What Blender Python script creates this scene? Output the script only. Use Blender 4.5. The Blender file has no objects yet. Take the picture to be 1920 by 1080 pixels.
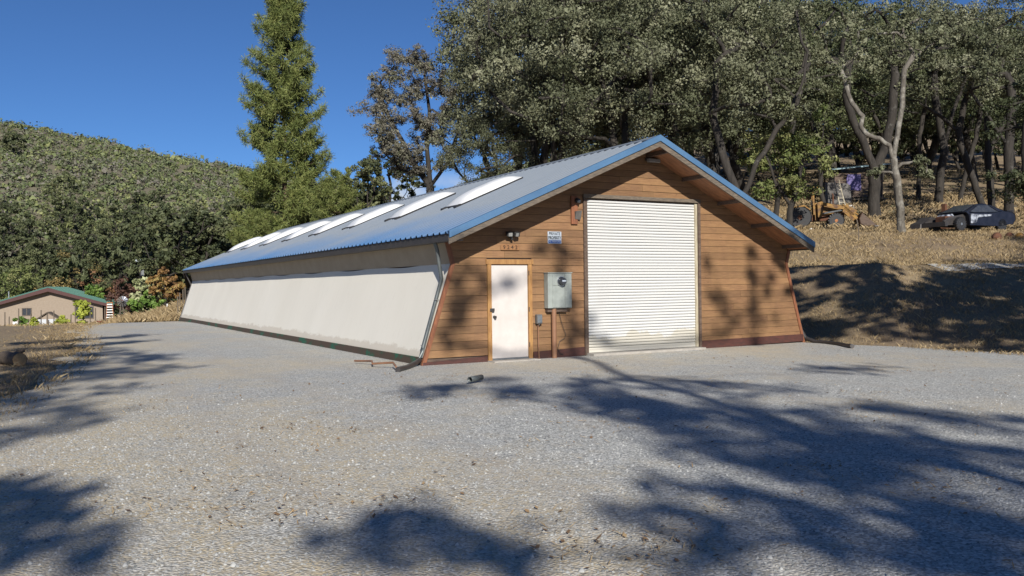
import bpy, math, random
import numpy as np
from mathutils import Vector, Matrix

scene = bpy.context.scene
COL = scene.collection
# ------------------------------------------------------------------ camera
CAM = np.array([-8.6722, -16.3368, 1.5709])
YAW, PITCH, ROLL, FPX = 0.51272, -0.00252, -0.01257, 1602.85
fw = np.array([math.sin(YAW)*math.cos(PITCH), math.cos(YAW)*math.cos(PITCH), math.sin(PITCH)])
rt = np.array([math.cos(YAW), -math.sin(YAW), 0.0])
up = np.cross(rt, fw)
cr, sr = math.cos(ROLL), math.sin(ROLL)
rt, up = cr*rt + sr*up, -sr*rt + cr*up
cam_data = bpy.data.cameras.new('camera')
cam = bpy.data.objects.new('camera', cam_data)
COL.objects.link(cam)
cam.matrix_world = Matrix(((rt[0], up[0], -fw[0], CAM[0]), (rt[1], up[1], -fw[1], CAM[1]), (rt[2], up[2], -fw[2], CAM[2]), (0, 0, 0, 1)))
cam_data.sensor_width = 36.0
cam_data.lens = FPX/1920*36.0
cam_data.clip_start = 0.05
cam_data.clip_end = 3000
scene.camera = cam
# ------------------------------------------------------------------ light
SUN = np.array([0.36, 1.0, -0.58]); SUN /= np.linalg.norm(SUN)      # travel direction of the sunlight
elev = math.asin(-SUN[2]); azim = math.atan2(-SUN[0], -SUN[1])      # azimuth of the sun, clockwise from +Y
world = bpy.data.worlds.new('World'); scene.world = world; world.use_nodes = True
wn = world.node_tree; wn.nodes.clear()
sky = wn.nodes.new('ShaderNodeTexSky'); sky.sky_type = 'NISHITA'; sky.sun_disc = False
sky.sun_elevation = elev; sky.sun_rotation = azim
sky.altitude = 2500; sky.air_density = 1.0; sky.dust_density = 0.0; sky.ozone_density = 10.0
bg = wn.nodes.new('ShaderNodeBackground'); bg.inputs['Strength'].default_value = 0.072
wo = wn.nodes.new('ShaderNodeOutputWorld')
# a low bank of small white cloud near the skyline
tcw = wn.nodes.new('ShaderNodeTexCoord'); spw = wn.nodes.new('ShaderNodeSeparateXYZ'); wn.links.new(tcw.outputs['Generated'], spw.inputs[0])
nzw = wn.nodes.new('ShaderNodeTexNoise'); nzw.inputs['Scale'].default_value = 14; nzw.inputs['Detail'].default_value = 6; wn.links.new(tcw.outputs['Generated'], nzw.inputs['Vector'])
rpw = wn.nodes.new('ShaderNodeValToRGB'); rpw.color_ramp.elements[0].position = .50; rpw.color_ramp.elements[1].position = .62; wn.links.new(nzw.outputs[0], rpw.inputs[0])
rlw = wn.nodes.new('ShaderNodeValToRGB'); el_ = rlw.color_ramp.elements; el_[0].position = .10; el_[0].color = (1, 1, 1, 1); el_[1].position = .135; el_[1].color = (0, 0, 0, 1); wn.links.new(spw.outputs[2], rlw.inputs[0])
mlw = wn.nodes.new('ShaderNodeMath'); mlw.operation = 'MULTIPLY'; wn.links.new(rpw.outputs[0], mlw.inputs[0]); wn.links.new(rlw.outputs[0], mlw.inputs[1])
mxw = wn.nodes.new('ShaderNodeMix'); mxw.data_type = 'RGBA'; wn.links.new(mlw.outputs[0], mxw.inputs[0]); wn.links.new(sky.outputs[0], mxw.inputs[6]); mxw.inputs[7].default_value = (7.2, 7.5, 8.0, 1)
wn.links.new(mxw.outputs[2], bg.inputs[0]); wn.links.new(bg.outputs[0], wo.inputs[0])
sl = bpy.data.lights.new('sun', 'SUN'); sl.energy = 4.9; sl.angle = math.radians(0.53); sl.color = (1.0, 0.95, 0.87)
so = bpy.data.objects.new('sun', sl); COL.objects.link(so)
so.rotation_euler = Vector(SUN).to_track_quat('-Z', 'Y').to_euler(); so.location = (-20, -40, 40)
scene.view_settings.view_transform = 'Standard'; scene.view_settings.look = 'None'
scene.view_settings.exposure = 0.35; scene.view_settings.gamma = 1.0
try: scene.view_settings.use_curve_mapping = False
except Exception: pass
scene.cycles.max_bounces = 6; scene.cycles.diffuse_bounces = 2; scene.cycles.glossy_bounces = 3
scene.cycles.transmission_bounces = 4; scene.cycles.transparent_max_bounces = 6

# ------------------------------------------------------------------ helpers
def tag(o, label=None, cat=None, group=None, kind=None):
    if label: o['label'] = label
    if cat: o['category'] = cat
    if group: o['group'] = group
    if kind: o['kind'] = kind
    return o

def empty(name, loc, rz=0.0, label=None, cat=None, group=None):
    o = bpy.data.objects.new(name, None); COL.objects.link(o)
    o.location = loc; o.rotation_euler = (0, 0, rz); o.empty_display_size = 0.2
    return tag(o, label, cat, group)

def mesh_np(name, V, F, mat, smooth=False, attrs=None, loops=4):
    """mesh from arrays: V (n,3), F (m,k)"""
    V = np.asarray(V, np.float32).reshape(-1, 3); F = np.asarray(F, np.int32)
    me = bpy.data.meshes.new(name)
    k = F.shape[1]
    me.vertices.add(len(V)); me.vertices.foreach_set('co', V.ravel())
    me.loops.add(F.size); me.loops.foreach_set('vertex_index', F.ravel())
    me.polygons.add(len(F)); me.polygons.foreach_set('loop_start', np.arange(0, F.size, k, dtype=np.int32))
    if smooth: me.polygons.foreach_set('use_smooth', np.ones(len(F), bool))
    if attrs:
        for an, dom, arr in attrs:
            a = me.attributes.new(an, 'FLOAT', dom); a.data.foreach_set('value', np.asarray(arr, np.float32))
    me.update(calc_edges=True); me.validate()
    if mat: me.materials.append(mat)
    return me

def link(name, me, parent=None, loc=(0, 0, 0), rot=(0, 0, 0)):
    o = bpy.data.objects.new(name, me); COL.objects.link(o)
    o.parent = parent; o.location = loc; o.rotation_euler = rot
    return o

class MB:
    def __init__(s): s.v = []; s.f = []
    def add(s, vs, fs):
        b = len(s.v); s.v += [tuple(map(float, v)) for v in vs]; s.f += [tuple(i+b for i in f) for f in fs]; return s
    def box(s, x0, x1, y0, y1, z0, z1):
        return s.hexa([(x0,y0,z0),(x1,y0,z0),(x1,y1,z0),(x0,y1,z0),(x0,y0,z1),(x1,y0,z1),(x1,y1,z1),(x0,y1,z1)])
    def hexa(s, p):
        return s.add(p, [(3,2,1,0),(4,5,6,7),(0,1,5,4),(1,2,6,5),(2,3,7,6),(3,0,4,7)])
    def bar(s, a, b, w, h, upv=(0,0,1)):
        a = Vector(a); b = Vector(b); d = (b-a).normalized(); x = d.cross(Vector(upv))
        if x.length < 1e-4: x = d.cross(Vector((1,0,0)))
        x.normalize(); y = x.cross(d); x *= w/2; y *= h/2
        return s.hexa([a-x-y, a+x-y, b+x-y, b-x-y, a-x+y, a+x+y, b+x+y, b-x+y])
    def tube(s, path, r, n=8, cap=True, closed=False):
        P = [Vector(p) for p in path]; m = len(P)
        R = r if hasattr(r, '__len__') else [r]*m
        vs = []; ref = Vector((0.31, 0.17, 0.93))
        for i in range(m):
            if closed: d = P[(i+1) % m]-P[i-1]
            else: d = P[min(i+1, m-1)]-P[max(i-1, 0)]
            if d.length < 1e-6: d = Vector((0,0,1))
            d.normalize(); x = d.cross(ref)
            if x.length < .05: x = d.cross(Vector((1,0,0)))
            x.normalize(); y = d.cross(x)
            for k in range(n):
                t = 2*math.pi*k/n; vs.append(P[i]+(x*math.cos(t)+y*math.sin(t))*R[i])
        fs = []
        for i in range(m if closed else m-1):
            j = (i+1) % m
            for k in range(n):
                fs.append((i*n+k, i*n+(k+1) % n, j*n+(k+1) % n, j*n+k))
        if cap and not closed:
            fs.append(tuple(range(n))[::-1]); fs.append(tuple((m-1)*n+k for k in range(n)))
        return s.add(vs, fs)
    def lathe(s, c, axis, prof, n=16):
        c = Vector(c); a = Vector(axis).normalized(); x = a.orthogonal().normalized(); y = a.cross(x); vs = []
        for (r, h) in prof:
            for k in range(n):
                t = 2*math.pi*k/n; vs.append(c+a*h+(x*math.cos(t)+y*math.sin(t))*max(r, 1e-4))
        fs = []
        for i in range(len(prof)-1):
            for k in range(n): fs.append((i*n+k, i*n+(k+1) % n, (i+1)*n+(k+1) % n, (i+1)*n+k))
        fs.append(tuple(range(n))[::-1]); fs.append(tuple((len(prof)-1)*n+k for k in range(n)))
        return s.add(vs, fs)
    def prism(s, poly, vec):
        n = len(poly); v = Vector(vec); a = [Vector(p) for p in poly]
        return s.add(a+[p+v for p in a], [tuple(range(n))[::-1], tuple(range(n, 2*n))]+[(i, (i+1) % n, n+(i+1) % n, n+i) for i in range(n)])
    def mesh(s, name, mat, smooth=False):
        me = bpy.data.meshes.new(name); me.from_pydata(s.v, [], s.f)
        bm_fix(me)
        if smooth:
            me.polygons.foreach_set('use_smooth', np.ones(len(me.polygons), bool))
            try: me.set_sharp_from_angle(angle=math.radians(42))
            except Exception: pass
        if mat: me.materials.append(mat)
        return me
    def build(s, name, mat, parent=None, smooth=False, bevel=0.0):
        o = link(name, s.mesh(name, mat, smooth), parent)
        if bevel:
            m = o.modifiers.new('bevel', 'BEVEL'); m.width = bevel; m.segments = 1; m.limit_method = 'ANGLE'
        return o

import bmesh
def bm_fix(me):
    bm = bmesh.new(); bm.from_mesh(me); bmesh.ops.recalc_face_normals(bm, faces=bm.faces); bm.to_mesh(me); bm.free()

# ------------------------------------------------------------------ materials
def M_new(name):
    m = bpy.data.materials.new(name); m.use_nodes = True
    nt = m.node_tree; b = nt.nodes['Principled BSDF']; return m, nt, b
def N(nt, t, **kw):
    n = nt.nodes.new(t)
    for k, v in kw.items():
        if k in n.inputs: n.inputs[k].default_value = v
        else: setattr(n, k, v)
    return n
def ramp(nt, src, stops):
    r = nt.nodes.new('ShaderNodeValToRGB'); e = r.color_ramp.elements
    while len(e) < len(stops): e.new(0.5)
    for i, (p, c) in enumerate(stops):
        e[i].position = p; e[i].color = (*c, 1) if len(c) == 3 else c
    nt.links.new(src, r.inputs[0]); return r.outputs[0]
def mix(nt, fac, a, b, mode='MIX'):
    m = nt.nodes.new('ShaderNodeMix'); m.data_type = 'RGBA'; m.blend_type = mode
    for idx, v in ((0, fac), (6, a), (7, b)):
        if hasattr(v, 'is_output'): nt.links.new(v, m.inputs[idx])
        else: m.inputs[idx].default_value = v if idx == 0 else (*v, 1)
    return m.outputs[2]
def noise(nt, scale, detail=4, rough=.6, coord='Object', vec=None, stretch=None):
    n = N(nt, 'ShaderNodeTexNoise', Scale=scale, Detail=detail, Roughness=rough)
    if vec is None:
        tc = nt.nodes.new('ShaderNodeTexCoord'); vec = tc.outputs[coord]
    if stretch:
        mp = nt.nodes.new('ShaderNodeMapping'); mp.inputs['Scale'].default_value = stretch
        nt.links.new(vec, mp.inputs[0]); vec = mp.outputs[0]
    nt.links.new(vec, n.inputs['Vector']); return n.outputs[0]
def bump(nt, b, h, strength=.3, dist=.02):
    n = N(nt, 'ShaderNodeBump', Strength=strength, Distance=dist); nt.links.new(h, n.inputs['Height']); nt.links.new(n.outputs[0], b.inputs['Normal'])

def pmat(name, c1, c2=None, rough=.6, metal=0., scale=6., stretch=None, bstr=.15, bscale=60., rnd=0., lo=.35, hi=.65):
    """two-tone noisy paint / wood / metal with fine bump and a per-object brightness shift"""
    m, nt, b = M_new(name)
    c2 = c2 or tuple(x*.75 for x in c1)
    f = noise(nt, scale, 6, .65, stretch=stretch)
    col = ramp(nt, f, [(lo, c1), (hi, c2)])
    if rnd:
        oi = nt.nodes.new('ShaderNodeObjectInfo')
        mr = N(nt, 'ShaderNodeMapRange'); mr.inputs[3].default_value = 1-rnd; mr.inputs[4].default_value = 1+rnd
        nt.links.new(oi.outputs['Random'], mr.inputs[0])
        hs = nt.nodes.new('ShaderNodeHueSaturation'); nt.links.new(mr.outputs[0], hs.inputs['Value']); nt.links.new(col, hs.inputs['Color']); col = hs.outputs[0]
    nt.links.new(col, b.inputs['Base Color'])
    b.inputs['Roughness'].default_value = rough; b.inputs['Metallic'].default_value = metal
    if bstr: bump(nt, b, noise(nt, bscale, 4, .6, stretch=stretch), bstr, .01)
    return m

MAT = {}
# cedar planks: long grain along X, knots, per board tone; sun-bleached golden patches
def wood_planks():
    m, nt, b = M_new('cedar_siding')
    tc = nt.nodes.new('ShaderNodeTexCoord'); oi = nt.nodes.new('ShaderNodeObjectInfo')
    ad = N(nt, 'ShaderNodeVectorMath', operation='ADD'); nt.links.new(tc.outputs['Object'], ad.inputs[0])
    sc_ = N(nt, 'ShaderNodeVectorMath', operation='SCALE'); cb = nt.nodes.new('ShaderNodeCombineXYZ')
    nt.links.new(oi.outputs['Random'], cb.inputs[0]); nt.links.new(oi.outputs['Random'], cb.inputs[1]); nt.links.new(cb.outputs[0], sc_.inputs[0]); sc_.inputs['Scale'].default_value = 37
    nt.links.new(sc_.outputs[0], ad.inputs[1]); vec = ad.outputs[0]
    g = noise(nt, 3.0, 6, .7, vec=vec, stretch=(1.2, 8, 22))
    col = ramp(nt, g, [(.28, (.11, .054, .026)), (.5, (.19, .098, .046)), (.72, (.27, .15, .072))])
    big = noise(nt, .55, 3, .5)
    col = mix(nt, ramp(nt, big, [(.42, (0,0,0)), (.62, (1,1,1))]), col, mix(nt, .5, col, (.30, .18, .07)))
    kn = N(nt, 'ShaderNodeTexVoronoi', Scale=2.6); mp = nt.nodes.new('ShaderNodeMapping'); mp.inputs['Scale'].default_value = (1, 1, 2.4)
    nt.links.new(vec, mp.inputs[0]); nt.links.new(mp.outputs[0], kn.inputs['Vector'])
    col = mix(nt, ramp(nt, kn.outputs['Distance'], [(.03, (.75,.75,.75)), (.075, (0,0,0))]), col, (.07, .03, .016))
    st = noise(nt, 1.3, 5, .7, stretch=(3, 3, .6))
    col = mix(nt, ramp(nt, st, [(.55, (0,0,0)), (.8, (.55,.55,.55))]), col, (.13, .07, .04))
    hs = nt.nodes.new('ShaderNodeHueSaturation'); mr = N(nt, 'ShaderNodeMapRange'); mr.inputs[3].default_value = .82; mr.inputs[4].default_value = 1.18
    nt.links.new(oi.outputs['Random'], mr.inputs[0]); nt.links.new(mr.outputs[0], hs.inputs['Value']); nt.links.new(col, hs.inputs['Color'])
    nt.links.new(hs.outputs[0], b.inputs['Base Color']); b.inputs['Roughness'].default_value = .72
    bump(nt, b, g, .35, .006); return m
MAT['cedar'] = wood_planks()
MAT['trim_gold'] = pmat('golden_stained_wood', (.40, .22, .075), (.27, .13, .045), .6, scale=4, stretch=(6, 6, 1), rnd=.08)
MAT['trim_red'] = pmat('red_brown_wood', (.085, .028, .02), (.045, .019, .015), .65, scale=5, stretch=(1, 4, 4), rnd=.1)
MAT['trim_corner'] = pmat('corner_board_wood', (.27, .10, .045), (.15, .06, .03), .65, scale=5, stretch=(4, 4, 1))
MAT['dark_wood'] = pmat('dark_weathered_wood', (.07, .045, .034), (.13, .09, .065), .75, scale=5, stretch=(1, 5, 5))
MAT['grey_wood'] = pmat('grey_weathered_wood', (.17, .135, .10), (.085, .07, .055), .8, scale=6, stretch=(1, 5, 5), bstr=.4)
MAT['soffit'] = pmat('soffit_plywood', (.33, .15, .07), (.18, .08, .04), .7, scale=3, stretch=(1, 4, 1))
MAT['white_door'] = pmat('off_white_painted_steel', (.60, .555, .52), (.53, .49, .455), .45, scale=3, bstr=.05)
def slat_white():
    m, nt, b = M_new('white_painted_slat')
    tc = nt.nodes.new('ShaderNodeTexCoord'); 
    geo = nt.nodes.new('ShaderNodeNewGeometry'); sx = nt.nodes.new('ShaderNodeSeparateXYZ'); nt.links.new(geo.outputs['Position'], sx.inputs[0])
    f = noise(nt, 2.2, 5, .6, vec=geo.outputs['Position'], stretch=(1, 1, .5))
    ad = N(nt, 'ShaderNodeMath', operation='MULTIPLY_ADD'); nt.links.new(f, ad.inputs[0]); ad.inputs[1].default_value = -.75; nt.links.new(sx.outputs[2], ad.inputs[2])
    dirt = ramp(nt, ad.outputs[0], [(0.0, (.5,.5,.5)), (.04, (0,0,0))])
    col = mix(nt, dirt, (.60, .60, .585), (.48, .43, .31))
    sm = noise(nt, 1.1, 4, .6, vec=geo.outputs['Position'], stretch=(1, 1, .4))
    col = mix(nt, ramp(nt, sm, [(.56, (0,0,0)), (.75, (.22,.22,.22))]), col, (.44, .43, .41))
    nt.links.new(col, b.inputs['Base Color']); b.inputs['Roughness'].default_value = .5; return m
MAT['slat'] = slat_white()
def stucco():
    m, nt, b = M_new('cream_wall_panel')
    a = noise(nt, .55, 5, .6, stretch=(1, 1, .35)); f = noise(nt, 5, 5, .7, stretch=(1, 2.2, .35))
    col = ramp(nt, a, [(.3, (.735, .70, .615)), (.7, (.68, .645, .56))])
    col = mix(nt, ramp(nt, f, [(.58, (0,0,0)), (.85, (.45,.45,.45))]), col, (.50, .46, .39))
    sx = nt.nodes.new('ShaderNodeSeparateXYZ'); tc = nt.nodes.new('ShaderNodeTexCoord'); nt.links.new(tc.outputs['Object'], sx.inputs[0])
    a1 = N(nt, 'ShaderNodeMath', operation='MULTIPLY_ADD'); nt.links.new(noise(nt, 1.4, 6, .75, stretch=(1, 1, 2)), a1.inputs[0]); a1.inputs[1].default_value = -.45; nt.links.new(sx.outputs[2], a1.inputs[2])
    col = mix(nt, ramp(nt, a1.outputs[0], [(0, (.45,.45,.45)), (.06, (0,0,0))]), col, (.40, .33, .25))      # mud splash along the foot
    nt.links.new(col, b.inputs['Base Color']); b.inputs['Roughness'].default_value = .8
    bump(nt, b, noise(nt, 45, 4, .6), .12, .01); return m
MAT['panel'] = stucco()
def sill_mat():
    m, nt, b = M_new('peeling_green_sill_wood')
    f = noise(nt, 1.1, 5, .7, stretch=(1, 1, 2))
    col = ramp(nt, f, [(.46, (.07, .045, .03)), (.54, (.055, .045, .028)), (.60, (.012, .10, .055)), (.75, (.03, .05, .03))])
    nt.links.new(col, b.inputs['Base Color']); b.inputs['Roughness'].default_value = .8; bump(nt, b, noise(nt, 30), .4, .01); return m
MAT['sill'] = sill_mat()
def roof_metal():
    m, nt, b = M_new('blue_grey_roof_steel')
    geo = nt.nodes.new('ShaderNodeNewGeometry'); sx = nt.nodes.new('ShaderNodeSeparateXYZ'); nt.links.new(geo.outputs['Position'], sx.inputs[0])
    f = noise(nt, .35, 5, .6, vec=geo.outputs['Position'], stretch=(1, .6, 1)); f2 = noise(nt, 2.2, 5, .7, vec=geo.outputs['Position'], stretch=(.25, 3, 1))
    # grey on the upper slope, blue in a strip along the eave
    a1 = N(nt, 'ShaderNodeMath', operation='MULTIPLY_ADD'); nt.links.new(f, a1.inputs[0]); a1.inputs[1].default_value = 1.3; nt.links.new(sx.outputs[2], a1.inputs[2])
    a2 = N(nt, 'ShaderNodeMath', operation='MULTIPLY_ADD'); nt.links.new(f2, a2.inputs[0]); a2.inputs[1].default_value = .35; nt.links.new(a1.outputs[0], a2.inputs[2])
    grey_mix = N(nt, 'ShaderNodeMapRange'); grey_mix.inputs[1].default_value = 3.35; grey_mix.inputs[2].default_value = 4.25; nt.links.new(a2.outputs[0], grey_mix.inputs[0])
    col = mix(nt, grey_mix.outputs[0], (.07, .165, .33), mix(nt, f2, (.235, .262, .295), (.18, .212, .25)))
    nt.links.new(col, b.inputs['Base Color']); b.inputs['Roughness'].default_value = .42; b.inputs['Metallic'].default_value = .15
    return m
MAT['roof'] = roof_metal()
MAT['blue_trim'] = pmat('blue_trim_steel', (.095, .195, .335), (.075, .155, .275), .38, .15, scale=1.5, bstr=0)
MAT['dark_metal'] = pmat('dark_bronze_metal', (.045, .042, .042), (.07, .062, .058), .45, .3, bstr=0)
MAT['grey_metal'] = pmat('galvanised_metal', (.36, .38, .39), (.25, .27, .28), .38, .75, scale=9, bstr=0)
MAT['spout'] = pmat('dull_grey_spout', (.13, .145, .145), (.09, .10, .10), .45, .35, scale=4, bstr=0)
MAT['band'] = pmat('bounce_tan_upper_band', (.36, .30, .22), (.31, .255, .185), .8, scale=2, bstr=.1)  # tan put into the colour for shade and warm ground bounce under the eave
MAT['silver'] = pmat('bright_aluminium', (.72, .73, .75), (.55, .56, .58), .28, .9, bstr=0)
MAT['acrylic'] = pmat('white_acrylic_dome', (.74, .745, .74), (.62, .63, .62), .35, 0, scale=2, bstr=0)
MAT['black'] = pmat('black_rubber', (.018, .018, .02), (.03, .03, .03), .5, bstr=0)
MAT['panel_box'] = pmat('pale_green_grey_enamel', (.33, .36, .335), (.25, .275, .255), .5, .1, scale=5, bstr=0)
MAT['pipe_brown'] = pmat('painted_brown_conduit', (.26, .13, .07), (.20, .10, .055), .6, scale=5, bstr=0)
MAT['sign_white'] = pmat('sign_white', (.45, .50, .56), (.40, .45, .51), .4, bstr=0)
MAT['sign_blue'] = pmat('sign_blue', (.03, .09, .34), (.03, .08, .28), .4, bstr=0)
MAT['ink'] = pmat('sign_dark_ink', (.012, .02, .06), (.015, .02, .05), .5, bstr=0)
MAT['glass'] = pmat('dark_glass', (.03, .035, .045), (.05, .055, .065), .08, bstr=0)
MAT['bulb'] = pmat('frosted_lens', (.28, .28, .27), (.22, .22, .21), .2, bstr=0)
MAT['concrete'] = pmat('concrete', (.40, .37, .33), (.30, .28, .25), .9, scale=5, bstr=.3)
MAT['yellow_paint'] = pmat('rusty_yellow_paint', (.29, .155, .03), (.09, .042, .02), .65, scale=3.5, lo=.42, hi=.64)
MAT['rust'] = pmat('rust', (.14, .055, .025), (.07, .033, .02), .85, scale=7, bstr=.4)
MAT['orange_paint'] = pmat('orange_rim_paint', (.50, .18, .04), (.22, .08, .03), .6, scale=8)
MAT['car_paint'] = pmat('dark_blue_car_paint', (.007, .008, .013), (.016, .017, .026), .33, 0, scale=4, bstr=0)
MAT['car_pale'] = pmat('scraped_pale_paint', (.36, .39, .44), (.03, .035, .05), .4, 0, scale=6, bstr=0, lo=.4, hi=.6)
MAT['tarp_purple'] = pmat('purple_cloth', (.20, .17, .36), (.13, .11, .27), .8, scale=4)
MAT['tarp_blue'] = pmat('pale_blue_tarp', (.30, .42, .44), (.22, .33, .36), .6, scale=4)
MAT['tan_stucco'] = pmat('tan_stucco', (.30, .245, .19), (.26, .21, .16), .9, scale=6, bstr=.2)
MAT['green_roof'] = pmat('green_roof_steel', (.045, .135, .105), (.04, .115, .09), .4, .1, bstr=0)
MAT['maroon'] = pmat('maroon_trim', (.075, .028, .025), (.06, .022, .02), .7, bstr=0)
MAT['white_paint'] = pmat('white_paint', (.75, .75, .73), (.62, .62, .60), .5, bstr=0)
MAT['red_paint'] = pmat('red_paint', (.40, .04, .04), (.28, .03, .03), .5, bstr=0)
MAT['log_bark'] = pmat('log_bark', (.11, .08, .055), (.05, .038, .028), .9, scale=9, bstr=.6)
MAT['log_end'] = pmat('cut_log_end', (.38, .25, .12), (.25, .15, .075), .85, scale=7)
MAT['carton'] = pmat('grey_board', (.13, .12, .11), (.09, .085, .08), .8)
MAT['ladder_wood'] = pmat('pale_ladder', (.55, .50, .38), (.45, .40, .30), .6, bstr=0)
def bark(name, c1, c2, c3, lichen=.58):
    m, nt, b = M_new(name)
    f = noise(nt, 5, 6, .7, stretch=(1, 1, .25)); g = noise(nt, 1.6, 5, .7)
    col = ramp(nt, f, [(.35, c1), (.65, c2)])
    col = mix(nt, ramp(nt, g, [(lichen-.06, (0,0,0)), (lichen+.06, (1,1,1))]), col, c3)
    nt.links.new(col, b.inputs['Base Color']); b.inputs['Roughness'].default_value = .92
    bump(nt, b, f, .8, .05); return m
MAT['bark'] = bark('oak_bark', (.018, .015, .012), (.045, .038, .031), (.10, .095, .084), .64)
MAT['bark_pale'] = bark('pale_oak_bark', (.075, .065, .052), (.155, .14, .115), (.24, .225, .19), .56)
MAT['bark_pine'] = bark('pine_bark', (.075, .045, .03), (.15, .10, .07), (.19, .14, .10), .6)
def leaf(name, c1, c2, c3=None, tr=.12):
    m, nt, b = M_new(name)
    at = nt.nodes.new('ShaderNodeAttribute'); at.attribute_name = 'tint'
    st = [(0, c1), (.6, c2)] + ([(1, c3)] if c3 else [])
    col = ramp(nt, at.outputs['Fac'], st)
    oi = nt.nodes.new('ShaderNodeObjectInfo'); mr = N(nt, 'ShaderNodeMapRange'); mr.inputs[3].default_value = .84; mr.inputs[4].default_value = 1.16
    nt.links.new(oi.outputs['Random'], mr.inputs[0])
    hs = nt.nodes.new('ShaderNodeHueSaturation'); nt.links.new(mr.outputs[0], hs.inputs['Value']); nt.links.new(col, hs.inputs['Color']); col = hs.outputs[0]
    nt.links.new(col, b.inputs['Base Color']); b.inputs['Roughness'].default_value = .6
    b.inputs['Specular IOR Level'].default_value = .25
    tl = nt.nodes.new('ShaderNodeBsdfTranslucent'); nt.links.new(col, tl.inputs[0])
    ms = nt.nodes.new('ShaderNodeMixShader'); ms.inputs[0].default_value = tr*.6
    out = nt.nodes['Material Output']
    nt.links.new(b.outputs[0], ms.inputs[1]); nt.links.new(tl.outputs[0], ms.inputs[2]); nt.links.new(ms.outputs[0], out.inputs[0])
    return m
MAT['oak'] = leaf('live_oak_leaves', (.095, .105, .056), (.175, .182, .108), (.275, .275, .18))
MAT['oak_dark'] = leaf('dark_oak_leaves', (.05, .062, .03), (.09, .105, .048), (.14, .145, .072))  # dark colour also stands in for shade on the background slope oaks
MAT['oak_far'] = leaf('valley_oak_leaves', (.075, .09, .042), (.13, .145, .065), (.19, .195, .095))
MAT['oak_green'] = leaf('young_oak_leaves', (.10, .13, .04), (.18, .20, .07), (.26, .25, .11))
MAT['oak_grey'] = leaf('withered_oak_leaves', (.13, .118, .092), (.18, .17, .13), (.15, .155, .09))
MAT['pine'] = leaf('pine_needles', (.10, .13, .04), (.175, .205, .06), (.27, .27, .095))
MAT['autumn'] = leaf('orange_autumn_leaves', (.15, .085, .04), (.25, .145, .05), (.28, .225, .08))
MAT['rusty'] = leaf('rust_brown_leaves', (.16, .085, .05), (.24, .13, .07), (.28, .17, .08))
MAT['maroon_leaf'] = leaf('dark_red_leaves', (.085, .045, .035), (.13, .07, .05), (.16, .09, .06))
MAT['yellow'] = leaf('yellow_green_leaves', (.22, .26, .04), (.36, .40, .06), (.45, .46, .12), .3)
MAT['pale'] = leaf('pale_green_leaves', (.24, .27, .12), (.36, .38, .20), (.44, .45, .27))
MAT['fresh'] = leaf('fresh_green_leaves', (.07, .13, .025), (.14, .22, .045), (.20, .28, .07))
MAT['golden_oak'] = leaf('golden_brown_oak_leaves', (.13, .10, .04), (.20, .155, .055), (.26, .20, .08))
MAT['brush'] = leaf('slope_brush_leaves', (.07, .055, .04), (.11, .10, .055), (.18, .13, .075), .05)
MAT['chap'] = leaf('chaparral_leaves', (.17, .15, .13), (.105, .135, .055), (.22, .235, .095), .05)
MAT['straw'] = leaf('dry_grass_blades', (.22, .155, .08), (.35, .26, .14), (.47, .37, .215), .2)
MAT['litter'] = leaf('fallen_leaves', (.12, .075, .045), (.25, .16, .085), (.48, .36, .20), .1)
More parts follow.
